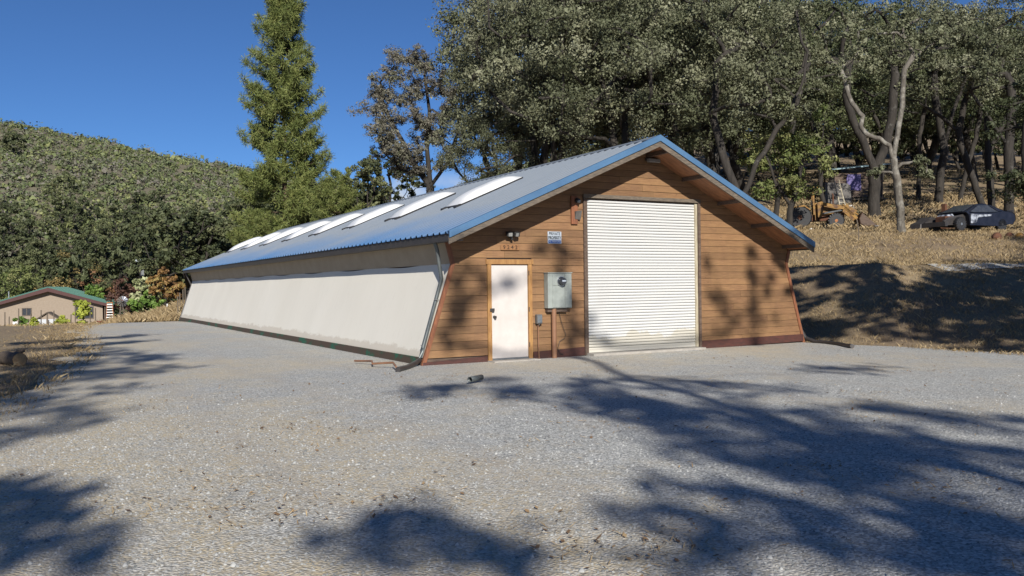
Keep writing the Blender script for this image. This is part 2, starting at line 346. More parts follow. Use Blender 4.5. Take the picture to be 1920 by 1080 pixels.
def gravel():
    m, nt, b = M_new('blue_grey_gravel')
    geo = nt.nodes.new('ShaderNodeNewGeometry'); P = geo.outputs['Position']
    v = N(nt, 'ShaderNodeTexVoronoi', Scale=44.0); nt.links.new(P, v.inputs['Vector'])
    sp = nt.nodes.new('ShaderNodeSeparateColor'); nt.links.new(v.outputs['Color'], sp.inputs[0])
    col = ramp(nt, sp.outputs[0], [(0, (.20, .205, .198)), (.45, (.41, .416, .396)), (.8, (.52, .52, .495)), (1, (.68, .665, .62))])
    col = mix(nt, ramp(nt, v.outputs['Distance'], [(.42, (0,0,0)), (.85, (.72,.72,.72))]), col, (.13, .12, .10))
    col = mix(nt, .13, col, ramp(nt, noise(nt, 1.1, 7, .8, vec=P), [(.35, (.26, .26, .25)), (.65, (.60, .60, .575))]))
    n1 = noise(nt, .22, 6, .65, vec=P); n2 = noise(nt, 2.3, 6, .75, vec=P); n3 = noise(nt, 14, 4, .7, vec=P)
    # straw and soil trodden into the gravel, more towards the west edge
    sx = nt.nodes.new('ShaderNodeSeparateXYZ'); nt.links.new(P, sx.inputs[0])
    ed = N(nt, 'ShaderNodeMapRange'); ed.inputs[1].default_value = -4.0; ed.inputs[2].default_value = -9.0; ed.inputs[3].default_value = -.02; ed.inputs[4].default_value = .23; nt.links.new(sx.outputs[0], ed.inputs[0])
    a = N(nt, 'ShaderNodeMath', operation='MULTIPLY_ADD'); nt.links.new(n2, a.inputs[0]); a.inputs[1].default_value = .5; nt.links.new(n1, a.inputs[2])
    a2 = N(nt, 'ShaderNodeMath', operation='ADD'); nt.links.new(a.outputs[0], a2.inputs[0]); nt.links.new(ed.outputs[0], a2.inputs[1])
    straw = ramp(nt, a2.outputs[0], [(.70, (0,0,0)), (.92, (.8,.8,.8))])
    straw = mix(nt, 1.0, straw, ramp(nt, n3, [(.38, (.25,.25,.25)), (.62, (1,1,1))]), 'MULTIPLY')
    col = mix(nt, straw, col, (.52, .42, .25))
    dust = ramp(nt, n1, [(.48, (0,0,0)), (.7, (.22,.22,.22))])
    col = mix(nt, dust, col, (.46, .41, .34))
    # two worn wheel tracks running along the shed
    wv = nt.nodes.new('ShaderNodeMath'); wv.operation = 'MULTIPLY_ADD'; nt.links.new(n1, wv.inputs[0]); wv.inputs[1].default_value = 2.2; nt.links.new(sx.outputs[0], wv.inputs[2])
    tr = N(nt, 'ShaderNodeMath', operation='PINGPONG'); nt.links.new(wv.outputs[0], tr.inputs[0]); tr.inputs[1].default_value = .95
    trk = mix(nt, 1.0, ramp(nt, tr.outputs[0], [(.0, (.5,.5,.5)), (.30, (0,0,0))]), ramp(nt, n2, [(.35, (0,0,0)), (.6, (1,1,1))]), 'MULTIPLY')
    col = mix(nt, trk, col, (.36, .33, .29))
    nt.links.new(col, b.inputs['Base Color']); b.inputs['Roughness'].default_value = .9
    h = ramp(nt, v.outputs['Distance'], [(0, (1,1,1)), (.8, (0,0,0))])
    bump(nt, b, h, .6, .015); return m
MAT['gravel'] = gravel()
def stone():
    m, nt, b = M_new('gravel_stone')
    at = nt.nodes.new('ShaderNodeAttribute'); at.attribute_name = 'tint'
    col = ramp(nt, at.outputs['Fac'], [(0, (.14, .145, .14)), (.45, (.36, .366, .35)), (.9, (.475, .475, .45)), (1, (.60, .585, .55))])
    nt.links.new(col, b.inputs['Base Color']); b.inputs['Roughness'].default_value = .85; return m
MAT['stone'] = stone()
def ground():
    m, nt, b = M_new('dry_grass_and_soil')
    geo = nt.nodes.new('ShaderNodeNewGeometry'); P = geo.outputs['Position']
    n1 = noise(nt, .25, 6, .7, vec=P); n2 = noise(nt, 3.5, 6, .75, vec=P); n3 = noise(nt, 22, 5, .8, vec=P)
    col = ramp(nt, n1, [(.35, (.31, .24, .135)), (.52, (.26, .195, .115)), (.68, (.195, .14, .09))])
    col = mix(nt, ramp(nt, n2, [(.45, (0,0,0)), (.7, (.8,.8,.8))]), col, (.17, .12, .075))
    col = mix(nt, ramp(nt, n3, [(.35, (.7,.7,.7)), (.55, (0,0,0))]), col, (.09, .065, .04))
    # the far hill is bare brown-grey soil between its bushes
    sx = nt.nodes.new('ShaderNodeSeparateXYZ'); nt.links.new(P, sx.inputs[0])
    fr = N(nt, 'ShaderNodeMapRange'); fr.inputs[1].default_value = 88; fr.inputs[2].default_value = 110; nt.links.new(sx.outputs[1], fr.inputs[0])
    col = mix(nt, fr.outputs[0], col, mix(nt, n1, (.11, .105, .06), (.17, .14, .10)))
    nt.links.new(col, b.inputs['Base Color']); b.inputs['Roughness'].default_value = .95
    bump(nt, b, n2, .7, .08); return m
MAT['ground'] = ground()
# ------------------------------------------------------------------ terrain
def sstep(t): t = np.clip(t, 0, 1); return t*t*(3-2*t)
def wob(x, y, s, ph=0.):
    return (np.sin(x*s+1.3*np.sin(y*s*.7+ph))+np.sin(y*s*1.13+1.7*np.sin(x*s*.6+2+ph))+.5*np.sin((x+y)*s*2.3+ph)+.5*np.sin((x-y)*s*2.7+1+ph))/3
def H(x, y):
    x = np.asarray(x, float); y = np.asarray(y, float)
    dx = x-CAM[0]; dy = y-CAM[1]
    u = dx*.8714-dy*.4905; v = dx*.4905+dy*.8714
    q = u/np.maximum(v, 20.)
    # lot, falling away to the neighbour's yard
    z = -.07-2.1*sstep((y-27)/52)-1.2*sstep((y-90)/25)
    z = z+2.3*sstep((x+5)/11)*sstep((y-40)/10)*(1-sstep((y-72)/16))
    # cut bank and hillside on the right
    bx = np.interp(y, [-60, -22, -14, -7, -4, -1, 2, 36, 48, 70, 120], [40, 20, 14, 11.2, 10.4, 10.1, 10.4, 10.6, 9, 13, 16])
    db = np.maximum(x-bx, 0)
    dt = np.maximum(1.4-y, 0)+np.maximum(3.5-db, 0)*sstep((y+2)/4)
    t = db/(db+dt+1e-6)
    zc = np.interp(v, [0, 31, 33, 38, 41, 50, 58, 66, 80, 120, 200, 310, 420, 900], [2.1, 2.1, 2.25, 3.4, 3.85, 4.65, 6.0, 7.6, 10.5, 19, 36, 56, 40, 0])
    g = np.interp(q, [-.35, -.2, -.12, 0, .2], [.12, .25, .45, .75, 1])
    zc = 2.1+(zc-2.1)*np.where(v > 31, g, 1)
    z = np.maximum(z, z+(zc-z)*t**1.15)
    # chaparral hill across the valley
    tanr = np.interp(q, [-.75, -.60, -.54, -.474, -.412, -.33, -.20, -.162, -.10, .0, .2], [.20, .198, .191, .177, .159, .140, .118, .104, .09, .09, .12])
    zr = tanr*310+1.57
    s = np.clip((v-112)/198, 0, 1)
    zh = -3.2+(zr+3.2)*(s**1.1)*(1-sstep((v-310)/420))
    zh = zh+wob(x, y, .045)*2.2*s
    z = np.where(v > 90, np.maximum(z, zh), z)
    # gentle unevenness, none on the lot itself
    off = np.clip((np.abs(x-1)-10.5)/3, 0, 1)+np.clip((y-36)/4, 0, 1)
    z = z+np.clip(off, 0, 1)*(wob(x, y, .9)*.05+wob(x, y, 2.3, 1.)*.025)
    return z
def Hs(x, y): return float(H(x, y))

def polar_ground():
    az0 = YAW
    a = np.concatenate([np.linspace(-.62, .62, 300), np.linspace(.66, 2*math.pi-.66, 130)])
    r = np.concatenate([[0.0], np.geomspace(1.2, 2.2, 4)[:-1], np.geomspace(2.2, 420, 210), [520, 680, 900, 1300]])
    A, Rr = np.meshgrid(a+az0, r, indexing='ij')
    X = CAM[0]+np.sin(A)*Rr; Y = CAM[1]+np.cos(A)*Rr
    Z = H(X, Y)
    na, nr = A.shape; idx = np.arange(na*nr).reshape(na, nr)
    i2 = np.roll(idx, -1, axis=0)
    F = np.stack([idx[:, :-1], idx[:, 1:], i2[:, 1:], i2[:, :-1]], -1).reshape(-1, 4)
    me = mesh_np('ground', np.stack([X, Y, Z], -1).reshape(-1, 3), F, MAT['ground'], True)
    return tag(link('ground', me), kind='structure')
polar_ground()

# gravel yard: an irregular sheet laid over the ground
def gravel_sheet():
    xs = np.arange(-13, 13.01, .5); ys = np.arange(-34, 36.01, .5)
    X, Y = np.meshgrid(xs, ys, indexing='ij')
    left = np.interp(Y, [-34, -10, 0, 6, 12, 24, 34, 36], [-13, -10.2, -8.9, -8.0, -7.4, -7.2, -5.5, -5])+.5*wob(X*0, Y, 1.1)
    right = np.interp(Y, [-34, -22, -14, -7, -4, -1, 1, 36], [13, 13, 13, 10.9, 10.1, 9.8, 9.0, 9.0])+.18*wob(X*0, Y, 2.1)
    T = (X-xs[0])/(xs[-1]-xs[0]); X2 = left+(right-left)*T
    Z = H(X2, Y)+.014
    na, nr = X.shape; idx = np.arange(na*nr).reshape(na, nr)
    F = np.stack([idx[:-1, :-1], idx[1:, :-1], idx[1:, 1:], idx[:-1, 1:]], -1).reshape(-1, 4)
    me = mesh_np('gravel_yard', np.stack([X2, Y, Z], -1).reshape(-1, 3), F, MAT['gravel'], True)
    return tag(link('gravel_yard', me), kind='structure')
gravel_sheet()
# upper drive along the crest of the bank: a narrow pale strip
def upper_drive():
    xs = np.linspace(17.0, 60, 90)
    V = []
    for x in xs:
        for k, y in enumerate((.7, 1.05, 1.42, 1.8)): V.append((x, y+.06*math.sin(x*.8), Hs(x, y)+.03))
    F = [(4*i+k, 4*i+4+k, 4*i+5+k, 4*i+1+k) for i in range(len(xs)-1) for k in range(3)]
    me = mesh_np('upper_drive', V, F, MAT['gravel'], True); tag(link('upper_drive', me), kind='structure')
upper_drive()


# ------------------------------------------------------------------ the long shed
SHED = empty('workshop_shed', (0, 0, 0), 0, 'long workshop shed with cedar plank front, cream flared side wall and blue metal roof', 'shed')
YB = 33.2; OH = -0.82; YE = 33.7
AP = (4.03, 4.96); EL = (-1.32, 2.66); ER = (9.05, 2.58)
SLL = (AP[1]-EL[1])/(AP[0]-EL[0]); SLR = (AP[1]-ER[1])/(ER[0]-AP[0])
XL = [(-.14, -1.645), (2.06, -.91), (2.56, -1.05)]; XR = [(-.14, 9.575), (2.04, 8.92), (2.56, 9.08)]
def xl(z): return float(np.interp(z, [a for a, _ in XL], [b for _, b in XL]))
def xr(z): return float(np.interp(z, [a for a, _ in XR], [b for _, b in XR]))
def rl(z): return EL[0]+(z+.13-EL[1])/SLL
def rr(z): return ER[0]-(z+.13-ER[1])/SLR
# front wall: backing sheet with two openings + planks
fwm = MB()
def lx(z): return max(xl(z), rl(z)) if z > 2.4 else xl(z)
def rx(z): return min(xr(z), rr(z)) if z > 2.4 else xr(z)
lv = [-.1, 0.4, 1.2, 2.06, 2.13, 2.3, 2.52, 3.0, 3.62, 4.2, 4.75]
for z0, z1 in zip(lv[:-1], lv[1:]):
    cuts = []
    if z0 < 2.12: cuts.append((-.03, .945))
    if z0 < 3.6: cuts.append((2.46, 5.84))
    xs = [None]+[c for cc in cuts for c in cc]+[None]
    for k in range(0, len(xs), 2):
        a0 = lx(z0)+.03 if xs[k] is None else xs[k]; a1 = lx(z1)+.03 if xs[k] is None else xs[k]
        b0 = rx(z0)-.03 if xs[k+1] is None else xs[k+1]; b1 = rx(z1)-.03 if xs[k+1] is None else xs[k+1]
        fwm.hexa([(a0, .01, z0), (b0, .01, z0), (b0, .12, z0), (a0, .12, z0), (a1, .01, z1), (b1, .01, z1), (b1, .12, z1), (a1, .12, z1)])
FW = fwm.build('front_wall', MAT['dark_wood'], SHED)
rng = random.Random(4)
PH = .1615; z = .085
while z < 4.86:
    z1 = min(z+PH-.007, 4.80)
    if z1-z < .03: break
    segs = []
    if z < 2.13-.02: segs = [(None, -.105), (1.02, 2.41), (5.90, None)]
    elif z < 3.66-.04: segs = [(None, 2.41), (5.90, None)]
    else: segs = [(None, None)]
    out = []
    for a, b in segs:
        A = lx(z) if a is None else a; B = rx(z) if b is None else b
        if B-A > 3.2:
            c = A+(B-A)*rng.uniform(.3, .7); out += [(a, c-.002), (c+.002, b)]
        else: out.append((a, b))
    for a, b in out:
        a0, a1 = (lx(z)+.006, lx(z1)+.006) if a is None else (a, a)
        b0, b1 = (rx(z)-.006, rx(z1)-.006) if b is None else (b, b)
        if b0-a0 < .05 or b1-a1 < .0: continue
        p = rng.uniform(-.0025, .0025); zc = .5*(z+z1); xc = .5*(a0+b0)
        m = MB().hexa([(a0-xc, -.026+p, z-zc), (b0-xc, -.026+p, z-zc), (b0-xc, .008, z-zc), (a0-xc, .008, z-zc), (a1-xc, -.013+p, z1-zc), (b1-xc, -.013+p, z1-zc), (b1-xc, .008, z1-zc), (a1-xc, .008, z1-zc)])
        o = m.build('plank', MAT['cedar'], FW); o.location = (xc, 0, zc)
    z += PH
# base trim boards
for a, b, za, zb in [(lx(-.1)+.0, -.12, -.20, -.125), (1.03, 2.40, -.10, -.04), (5.93, rx(0)-.01, -.06, -.02)]:
    MB().hexa([(a, -.05, za), (b, -.05, zb), (b, .0, zb), (a, .0, za), (a, -.045, za+.20), (b, -.045, zb+.19), (b, .0, zb+.19), (a, .0, za+.20)]).build('base_board', MAT['trim_red'], FW)
# corner boards following the flared edge
for fn, s in ((xl, -1), (xr, 1)):
    m = MB()
    for z0, z1 in ((-.12, 2.05), (2.05, 2.52)):
        m.hexa([(fn(z0)-.045, -.045, z0), (fn(z0)+.045, -.045, z0), (fn(z0)+.045, .02, z0), (fn(z0)-.045, .02, z0), (fn(z1)-.045, -.045, z1), (fn(z1)+.045, -.045, z1), (fn(z1)+.045, .02, z1), (fn(z1)-.045, .02, z1)])
    m.build('corner_board', MAT['trim_corner'], FW)
# long side walls: flared lower panel + out-leaning upper band, gently wavy
def side_wall(fn, sgn, name):
    ys = np.linspace(.02, YB, 120); zs = [.09, .35, .8, 1.3, 1.75, 2.05]
    V = []
    for y in ys:
        for zz in zs:
            w = .003*math.sin(y*2.4+zz)+.006*math.sin(y*.9+zz*2) if .1 < zz < 2.0 else 0
            kink = .02*math.sin(y*1.7)*math.exp(-((zz-2.05)/.08)**2)
            V.append((fn(zz)+sgn*(.012+w), y, zz+kink))
    n = len(zs)
    F = [(i*n+k, i*n+k+1, i*n+n+k+1, i*n+n+k) for i in range(len(ys)-1) for k in range(n-1)]
    me = mesh_np(name, V, F, MAT['panel'], True)
    try: me.set_sharp_from_angle(angle=math.radians(16))
    except Exception: pass
    o = link(name, me, SHED)
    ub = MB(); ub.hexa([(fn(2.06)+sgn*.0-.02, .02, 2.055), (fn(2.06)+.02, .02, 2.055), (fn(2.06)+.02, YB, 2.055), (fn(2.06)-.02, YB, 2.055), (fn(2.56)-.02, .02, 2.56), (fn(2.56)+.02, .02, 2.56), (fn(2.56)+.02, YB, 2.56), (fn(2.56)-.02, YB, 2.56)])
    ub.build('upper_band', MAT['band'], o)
    sm = MB(); sm.hexa([(fn(-.3)+sgn*.035-.03, .03, -.35), (fn(-.3)+sgn*.035+.03, .03, -.35), (fn(-.3)+sgn*.035+.03, YB, -.35), (fn(-.3)+sgn*.035-.03, YB, -.35),
             (fn(.1)+sgn*.03-.03, .03, .10), (fn(.1)+sgn*.03+.03, .03, .10), (fn(.1)+sgn*.03+.03, YB, .09), (fn(.1)+sgn*.03-.03, YB, .09)])
    sm.build('sill_board', MAT['sill'], o)
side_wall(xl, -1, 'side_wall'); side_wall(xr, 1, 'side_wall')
bk = MB(); pts = [(xl(-.1), YB, -.3), (xr(-.1), YB, -.3), (xr(2.04), YB, 2.04), (xr(2.5), YB, 2.5), (AP[0], YB, AP[1]-.15), (xl(2.5), YB, 2.5), (xl(2.06), YB, 2.06)]
bk.prism(pts, (0, .1, 0)); bk.build('back_wall', MAT['panel'], SHED)
# roof: ribbed sheets, one object each, sharing one mesh per slope
ROOF = MB()
th = .06
for (E, S, sg) in ((EL, SLL, 1), (ER, SLR, -1)):
    ROOF.hexa([(E[0]+sg*.03, OH+.03, E[1]-.06), (E[0]+sg*.03, YE-.03, E[1]-.06), (AP[0], YE-.03, AP[1]-.06), (AP[0], OH+.03, AP[1]-.06),
               (E[0]+sg*.03, OH+.03, E[1]-.02), (E[0]+sg*.03, YE-.03, E[1]-.02), (AP[0], YE-.03, AP[1]-.02), (AP[0], OH+.03, AP[1]-.02)])
ROOFO = ROOF.build('roof', MAT['soffit'], SHED)
npan = 38; PW = (YE-OH)/npan
def sheet_mesh(E, S, sg):
    prof = []
    for k in range(3):
        b = (k+.5)*PW/3
        prof += [(b-.06, 0), (b-.026, .042), (b+.026, .042), (b+.06, 0)]
    prof = [(0, 0)]+prof+[(PW, 0)]
    m = MB(); n = len(prof); vs = []
    e0 = -.05
    for (xx, zz) in ((E[0]-sg*.05, E[1]-.05*S), (AP[0], AP[1])):
        for (yy, hh) in prof: vs.append((xx-E[0], yy, zz+hh-E[1]+.004))
        for (yy, hh) in prof: vs.append((xx-E[0], yy, zz+hh-E[1]-.002))
    fs = []
    for i in range(n-1):
        fs.append((i, i+1, 2*n+i+1, 2*n+i)); fs.append((n+i+1, n+i, 3*n+i, 3*n+i+1)); fs.append((i+1, i, n+i, n+i+1))
    m.add(vs, fs); return m.mesh('roof_sheet', MAT['roof'])
for (E, S, sg) in ((EL, SLL, 1), (ER, SLR, -1)):
    sm = sheet_mesh(E, S, sg)
    for i in range(npan): link('roof_sheet', sm, ROOFO, (E[0], OH+i*PW, E[1]+(.0015 if i % 2 else 0)))
# ridge cap, rake trim (blue over weathered board), eave fascia
rc = MB()
for sg, S in ((-1, SLL), (1, SLR)):
    rc.hexa([(AP[0], OH-.02, AP[1]+.045), (AP[0]+sg*.20, OH-.02, AP[1]+.045-.20*S), (AP[0]+sg*.20, YE+.02, AP[1]+.045-.20*S), (AP[0], YE+.02, AP[1]+.045),
             (AP[0], OH-.02, AP[1]+.055), (AP[0]+sg*.20, OH-.02, AP[1]+.055-.20*S), (AP[0]+sg*.20, YE+.02, AP[1]+.055-.20*S), (AP[0], YE+.02, AP[1]+.055)])
rc.build('ridge_cap', MAT['roof'], ROOFO)
def strip(E, S, sg, y0, y1, t0, t1, ext=.05):
    """board along the rake between heights t0..t1 relative to the roof line"""
    xa, za = E[0]-sg*ext, E[1]-ext*S
    return [(xa, y0, za+t0), (AP[0], y0, AP[1]+t0), (AP[0], y1, AP[1]+t0), (xa, y1, za+t0), (xa, y0, za+t1), (AP[0], y0, AP[1]+t1), (AP[0], y1, AP[1]+t1), (xa, y1, za+t1)]
for (E, S, sg) in ((EL, SLL, 1), (ER, SLR, -1)):
    m = MB(); m.hexa(strip(E, S, sg, OH-.035, OH+.0, -.085, .05)); m.hexa(strip(E, S, sg, OH-.032, OH+.085, .05, .058))
    m.build('rake_trim', MAT['blue_trim'], ROOFO)
    MB().hexa(strip(E, S, sg, OH-.005, OH+.035, -.215, -.06)).build('barge_board', MAT['grey_wood'], ROOFO)
    m = MB(); m.box(E[0]-.02 if sg > 0 else E[0]-.02, E[0]+.02, OH+.036, YE, E[1]-.17, E[1]-.035); m.build('eave_fascia', MAT['dark_metal'], ROOFO)
    # soffit under the front overhang and its lookouts
    sf = MB(); xi = E[0]+sg*.02
    sf.hexa([(xi, OH+.036, E[1]-.135), (AP[0], OH+.036, AP[1]-.135), (AP[0], .0, AP[1]-.135), (xi, .0, E[1]-.135), (xi, OH+.036, E[1]-.115), (AP[0], OH+.036, AP[1]-.115), (AP[0], .0, AP[1]-.115), (xi, .0, E[1]-.115)])
    sf.build('soffit', MAT['soffit'], ROOFO)
    for t in (.05, .27, .5, .73, .95):
        xx = E[0]+(AP[0]-E[0])*t; zz = E[1]+(AP[1]-E[1])*t-.18
        MB().bar((xx, OH+.037, zz), (xx, -.02, zz), .06, .09).build('lookout', MAT['dark_wood'], ROOFO)
    # eave soffit along the side
    xw = (xl if sg > 0 else xr)(2.5)
    MB().box(min(E[0]+.021, xw) if sg > 0 else xw, xw if sg > 0 else E[0]-.021, OH+.04, YB, 2.50, 2.52).build('eave_soffit', MAT['dark_metal'], ROOFO)
# skylights
def skylight(i):
    y0 = 3.05+4.07*i; w = 1.0
    s = empty('skylight', (0, 0, 0)); s.parent = ROOFO
    L0, L1 = .80, 2.62
    def rz(x): return EL[1]+SLL*(x-EL[0])
    cb = MB()
    for ya, yb in ((y0, y0+.05), (y0+w-.05, y0+w)):
        cb.hexa([(L0, ya, rz(L0)+.0), (L1, ya, rz(L1)+.0), (L1, yb, rz(L1)), (L0, yb, rz(L0)), (L0, ya, rz(L0)+.075), (L1, ya, rz(L1)+.075), (L1, yb, rz(L1)+.075), (L0, yb, rz(L0)+.075)])
    for xa, xb in ((L0, L0+.06), (L1-.06, L1)):
        cb.hexa([(xa, y0+.05, rz(xa)), (xb, y0+.05, rz(xb)), (xb, y0+w-.05, rz(xb)), (xa, y0+w-.05, rz(xa)), (xa, y0+.05, rz(xa)+.075), (xb, y0+.05, rz(xb)+.075), (xb, y0+w-.05, rz(xb)+.075), (xa, y0+w-.05, rz(xa)+.075)])
    ft = MB()
    for yy in (y0+.04, y0+w-.16): ft.hexa([(L0-.13, yy, rz(L0-.13)+.035), (L0+.01, yy, rz(L0)+.035), (L0+.01, yy+.12, rz(L0)+.035), (L0-.13, yy+.12, rz(L0-.13)+.035), (L0-.13, yy, rz(L0-.13)+.09), (L0+.01, yy, rz(L0)+.09), (L0+.01, yy+.12, rz(L0)+.09), (L0-.13, yy+.12, rz(L0-.13)+.09)])
    nx, ny = 14, 8; V = []
    for a in range(nx+1):
        for b in range(ny+1):
            fx = a/nx; fy = b/ny
            hgt = .20*(1-abs(2*fx-1)**3.2)**.6*(1-abs(2*fy-1)**2.6)**.6
            xx = L0+.02+(L1-L0-.04)*fx; V.append((xx, y0+.015+(w-.03)*fy, rz(xx)+.078+hgt))
    F = [(a*(ny+1)+b, a*(ny+1)+b+1, (a+1)*(ny+1)+b+1, (a+1)*(ny+1)+b) for a in range(nx) for b in range(ny)]
    return s, cb, ft, V, F
sk0 = None
for i in range(8):
    if sk0 is None:
        s, cb, ft, V, F = skylight(0); s.name = 'skylight'
        a = cb.build('curb', MAT['black'], s); b = ft.build('bracket', MAT['black'], s)
        c = link('dome', mesh_np('dome', V, [f[::-1] for f in F], MAT['acrylic'], True), s); sk0 = (s, (a, b, c))
    else:
        e = sk0[0].copy(); COL.objects.link(e); e.location = (0, 4.07*i, 0)
        for ch in sk0[1]:
            k = ch.copy(); COL.objects.link(k); k.parent = e
# turbine vents on the far side of the ridge
vent0 = None
for (x, y) in ((4.55, 7.2), (4.55, 24.0)):
    zz = AP[1]-.52*SLR
    e = empty('roof_vent', (x, y, zz)); e.parent = ROOFO
    MB().lathe((0, 0, -.1), (0, 0, 1), [(.16, 0), (.16, .22)], 14).build('vent_neck', MAT['grey_metal'], e, True)
    m = MB().lathe((0, 0, .12), (0, 0, 1), [(.17, 0), (.23, .06), (.25, .14), (.22, .22), (.12, .28), (.02, .30)], 20)
    t = m.build('turbine', MAT['silver'], e, True)
    f = MB()
    for k in range(16):
        an = k*math.pi/8; pth = [(math.cos(an+.25*j)*r, math.sin(an+.25*j)*r, .12+h) for j, (r, h) in enumerate(((.20, .02), (.262, .10), (.252, .18), (.17, .265)))]
        f.tube(pth, .014, 4)
    f.build('vane', MAT['silver'], t)
# man door
D = MB().box(0, .914, -.012, .035, .0, 2.03); DO = D.build('entry_door', MAT['white_door'], SHED, bevel=.004)
MB().box(-.03, .944, -.02, .09, -.03, -.004).build('threshold', MAT['grey_metal'], DO)
FR = empty('door_frame', (0, 0, 0)); FR.parent = SHED
for bx_ in ((-.10, -.006, -.05, .06, -.13, 2.04), (.92, 1.015, -.05, .06, -.10, 2.04), (-.13, 1.045, -.056, .06, 2.041, 2.15)): MB().box(*bx_).build('frame_board', MAT['trim_gold'], FR, bevel=.004)
MB().box(-.055, .05, -.075, -.05, 1.02, 1.09).build('hasp_lock', MAT['dark_metal'], DO, bevel=.006)
kb = MB().lathe((.065, -.012, .90), (0, -1, 0), [(.034, 0), (.034, .008), (.014, .012), (.014, .04), (.028, .05), (.03, .07), (.02, .082)], 14)
kb.box(.045, .085, -.085, -.07, .87, .893); kb.build('door_knob', MAT['dark_metal'], DO, True)
for zz in (.22, 1.0, 1.8): MB().lathe((.925, -.056, zz), (0, 0, 1), [(.009, 0), (.009, .1)], 8).build('hinge', MAT['dark_metal'], DO)
MB().box(-.12, 1.03, -.35, .0, -.25, -.035).build('door_step', MAT['concrete'], SHED)
# roll-up door
RU = empty('rollup_door', (4.145, .03, 0)); RU.parent = SHED
W2 = 1.615; NS = 50; SP = 3.50/NS
sp = MB(); prof = [(.012, .002), (-.016, .0), (-.027, SP*.22), (-.027, SP*.55), (-.012, SP*.78), (.012, SP*.86)]
vs = []
for xx in (-W2, W2):
    for (yy, zz) in prof: vs.append((xx, yy, zz))
n = len(prof); sp.add(vs, [(i, i+1, n+i+1, n+i) for i in range(n-1)])
smesh = sp.mesh('slat', MAT['slat'], True)
for k in range(NS): link('slat', smesh, RU, (0, 0, .055+k*SP))
MB().box(-W2, W2, -.03, .012, .0, .056).build('bottom_bar', MAT['slat'], RU, bevel=.004)
MB().box(-W2, W2, .013, .03, .03, 3.6).build('curtain_back', MAT['carton'], RU)
MB().box(-1.69, 1.69, -.0, .02, 3.50, 3.64).build('hood', MAT['dark_wood'], RU)
for s in (-1, 1):
    MB().box(*( (s*1.615, s*1.69) if s > 0 else (-1.69, -1.617)), -.055, .02, 0, 3.56).build('guide_rail', pmat('cream_guide', (.50, .45, .33), (.30, .25, .17), .6, scale=6, stretch=(4, 4, .6)) if s > 0 else MAT['dark_wood'], RU)
    MB().box(*( (1.695, 1.765) if s > 0 else (-1.74, -1.695)), -.095, .0, -.04 if s < 0 else -.07, 3.575).build('jamb_board', MAT['dark_wood'], RU)
MB().box(-1.75, 1.77, -.105, .0, 3.578, 3.66).build('header_board', MAT['grey_wood'], RU)
MB().box(2.47, 5.83, -.30, .10, -.22, -.008).build('door_slab', MAT['concrete'], SHED)

# fittings on the front wall: each its own thing hung on the wall
def text_mesh(s, size, mat, name, ext=.002):
    cu = bpy.data.curves.new(name, 'FONT'); cu.body = s; cu.size = size; cu.align_x = 'CENTER'; cu.align_y = 'CENTER'; cu.extrude = ext
    cu.space_character = 1.05
    t = bpy.data.objects.new(name, cu); COL.objects.link(t)
    dg = bpy.context.evaluated_depsgraph_get(); me = bpy.data.meshes.new_from_object(t.evaluated_get(dg)); bpy.data.objects.remove(t); bpy.data.curves.remove(cu)
    me.materials.clear(); me.materials.append(mat); return me
sg = empty('no_trespassing_sign', (1.62, -.03, 2.645), 0, 'blue and white private property sign between entry door and roll-up door', 'sign')
MB().box(-.18, .18, -.008, .0, -.135, .135).build('sign_plate', MAT['sign_white'], sg)
for s, z, sz, ma, sx in (('PRIVATE', .085, .095, 'ink', .83), ('PROPERTY', -.005, .095, 'ink', .72), ('NO TRESPASSING', -.094, .05, 'sign_white', .74)):
    o = link('lettering', text_mesh(s, sz, MAT[ma], 'lettering'), sg, (0, -.013, z), (math.pi/2, 0, 0)); o.scale = (sx, 1, 1)
    if ma == 'ink':
        m = o.modifiers.new('fat', 'SOLIDIFY'); m.thickness = .004
MB().box(-.165, .165, -.011, -.008, -.125, -.062).build('sign_band', MAT['sign_blue'], sg)
nb = empty('house_number_board', (.465, -.03, 2.41), 0, 'small routed wooden board reading 9242 above the entry door', 'sign')
MB().box(-.235, .235, -.022, .0, -.065, .065).build('board', pmat('number_board_wood', (.30, .15, .06), (.2, .095, .04), .6, scale=8, stretch=(1, 4, 4)), nb, bevel=.015)
for k, ch in enumerate('9242'):
    link('numeral', text_mesh(ch, .12, pmat('dark_numerals', (.02, .012, .01), None, .6, bstr=0) if k == 0 else bpy.data.materials['dark_numerals'], 'numeral', .003), nb, (-.15+.1*k, -.025, 0), (math.pi/2, 0, 0))
fl = empty('floodlight', (.475, -.03, 2.68), 0, 'black twin-head floodlight mounted above the house number', 'lamp')
MB().lathe((0, 0, -.01), (0, -1, 0), [(.06, 0), (.06, .03), (.03, .05)], 14).build('mount', MAT['black'], fl, True)
for s in (-1, 1):
    h = MB(); c = Vector((s*.085, -.12, .02)); h.bar(c+Vector((0, .05, .01)), c+Vector((s*.01, -.05, -.02)), .13, .10); h.build('lamp_head', MAT['black'], fl, bevel=.01)
    MB().bar(c+Vector((s*.01, -.05, -.02)), c+Vector((s*.012, -.056, -.022)), .105, .075).build('lens', MAT['bulb'], fl)
    MB().tube([(0, -.05, 0), c], .015, 6).build('arm', MAT['black'], fl)
MB().lathe((0, -.07, -.07), (0, -.5, -1), [(.03, 0), (.035, .03), (.02, .05)], 10).build('motion_sensor', MAT['black'], fl, True)
sc2 = empty('camera_bracket', (2.15, -.03, 2.96), 0, 'red-brown upright board with black dome camera and grey box beside roll-up door', 'security camera')
MB().box(-.085, .085, -.04, 0, 0, .64).build('board', MAT['trim_corner'], sc2)
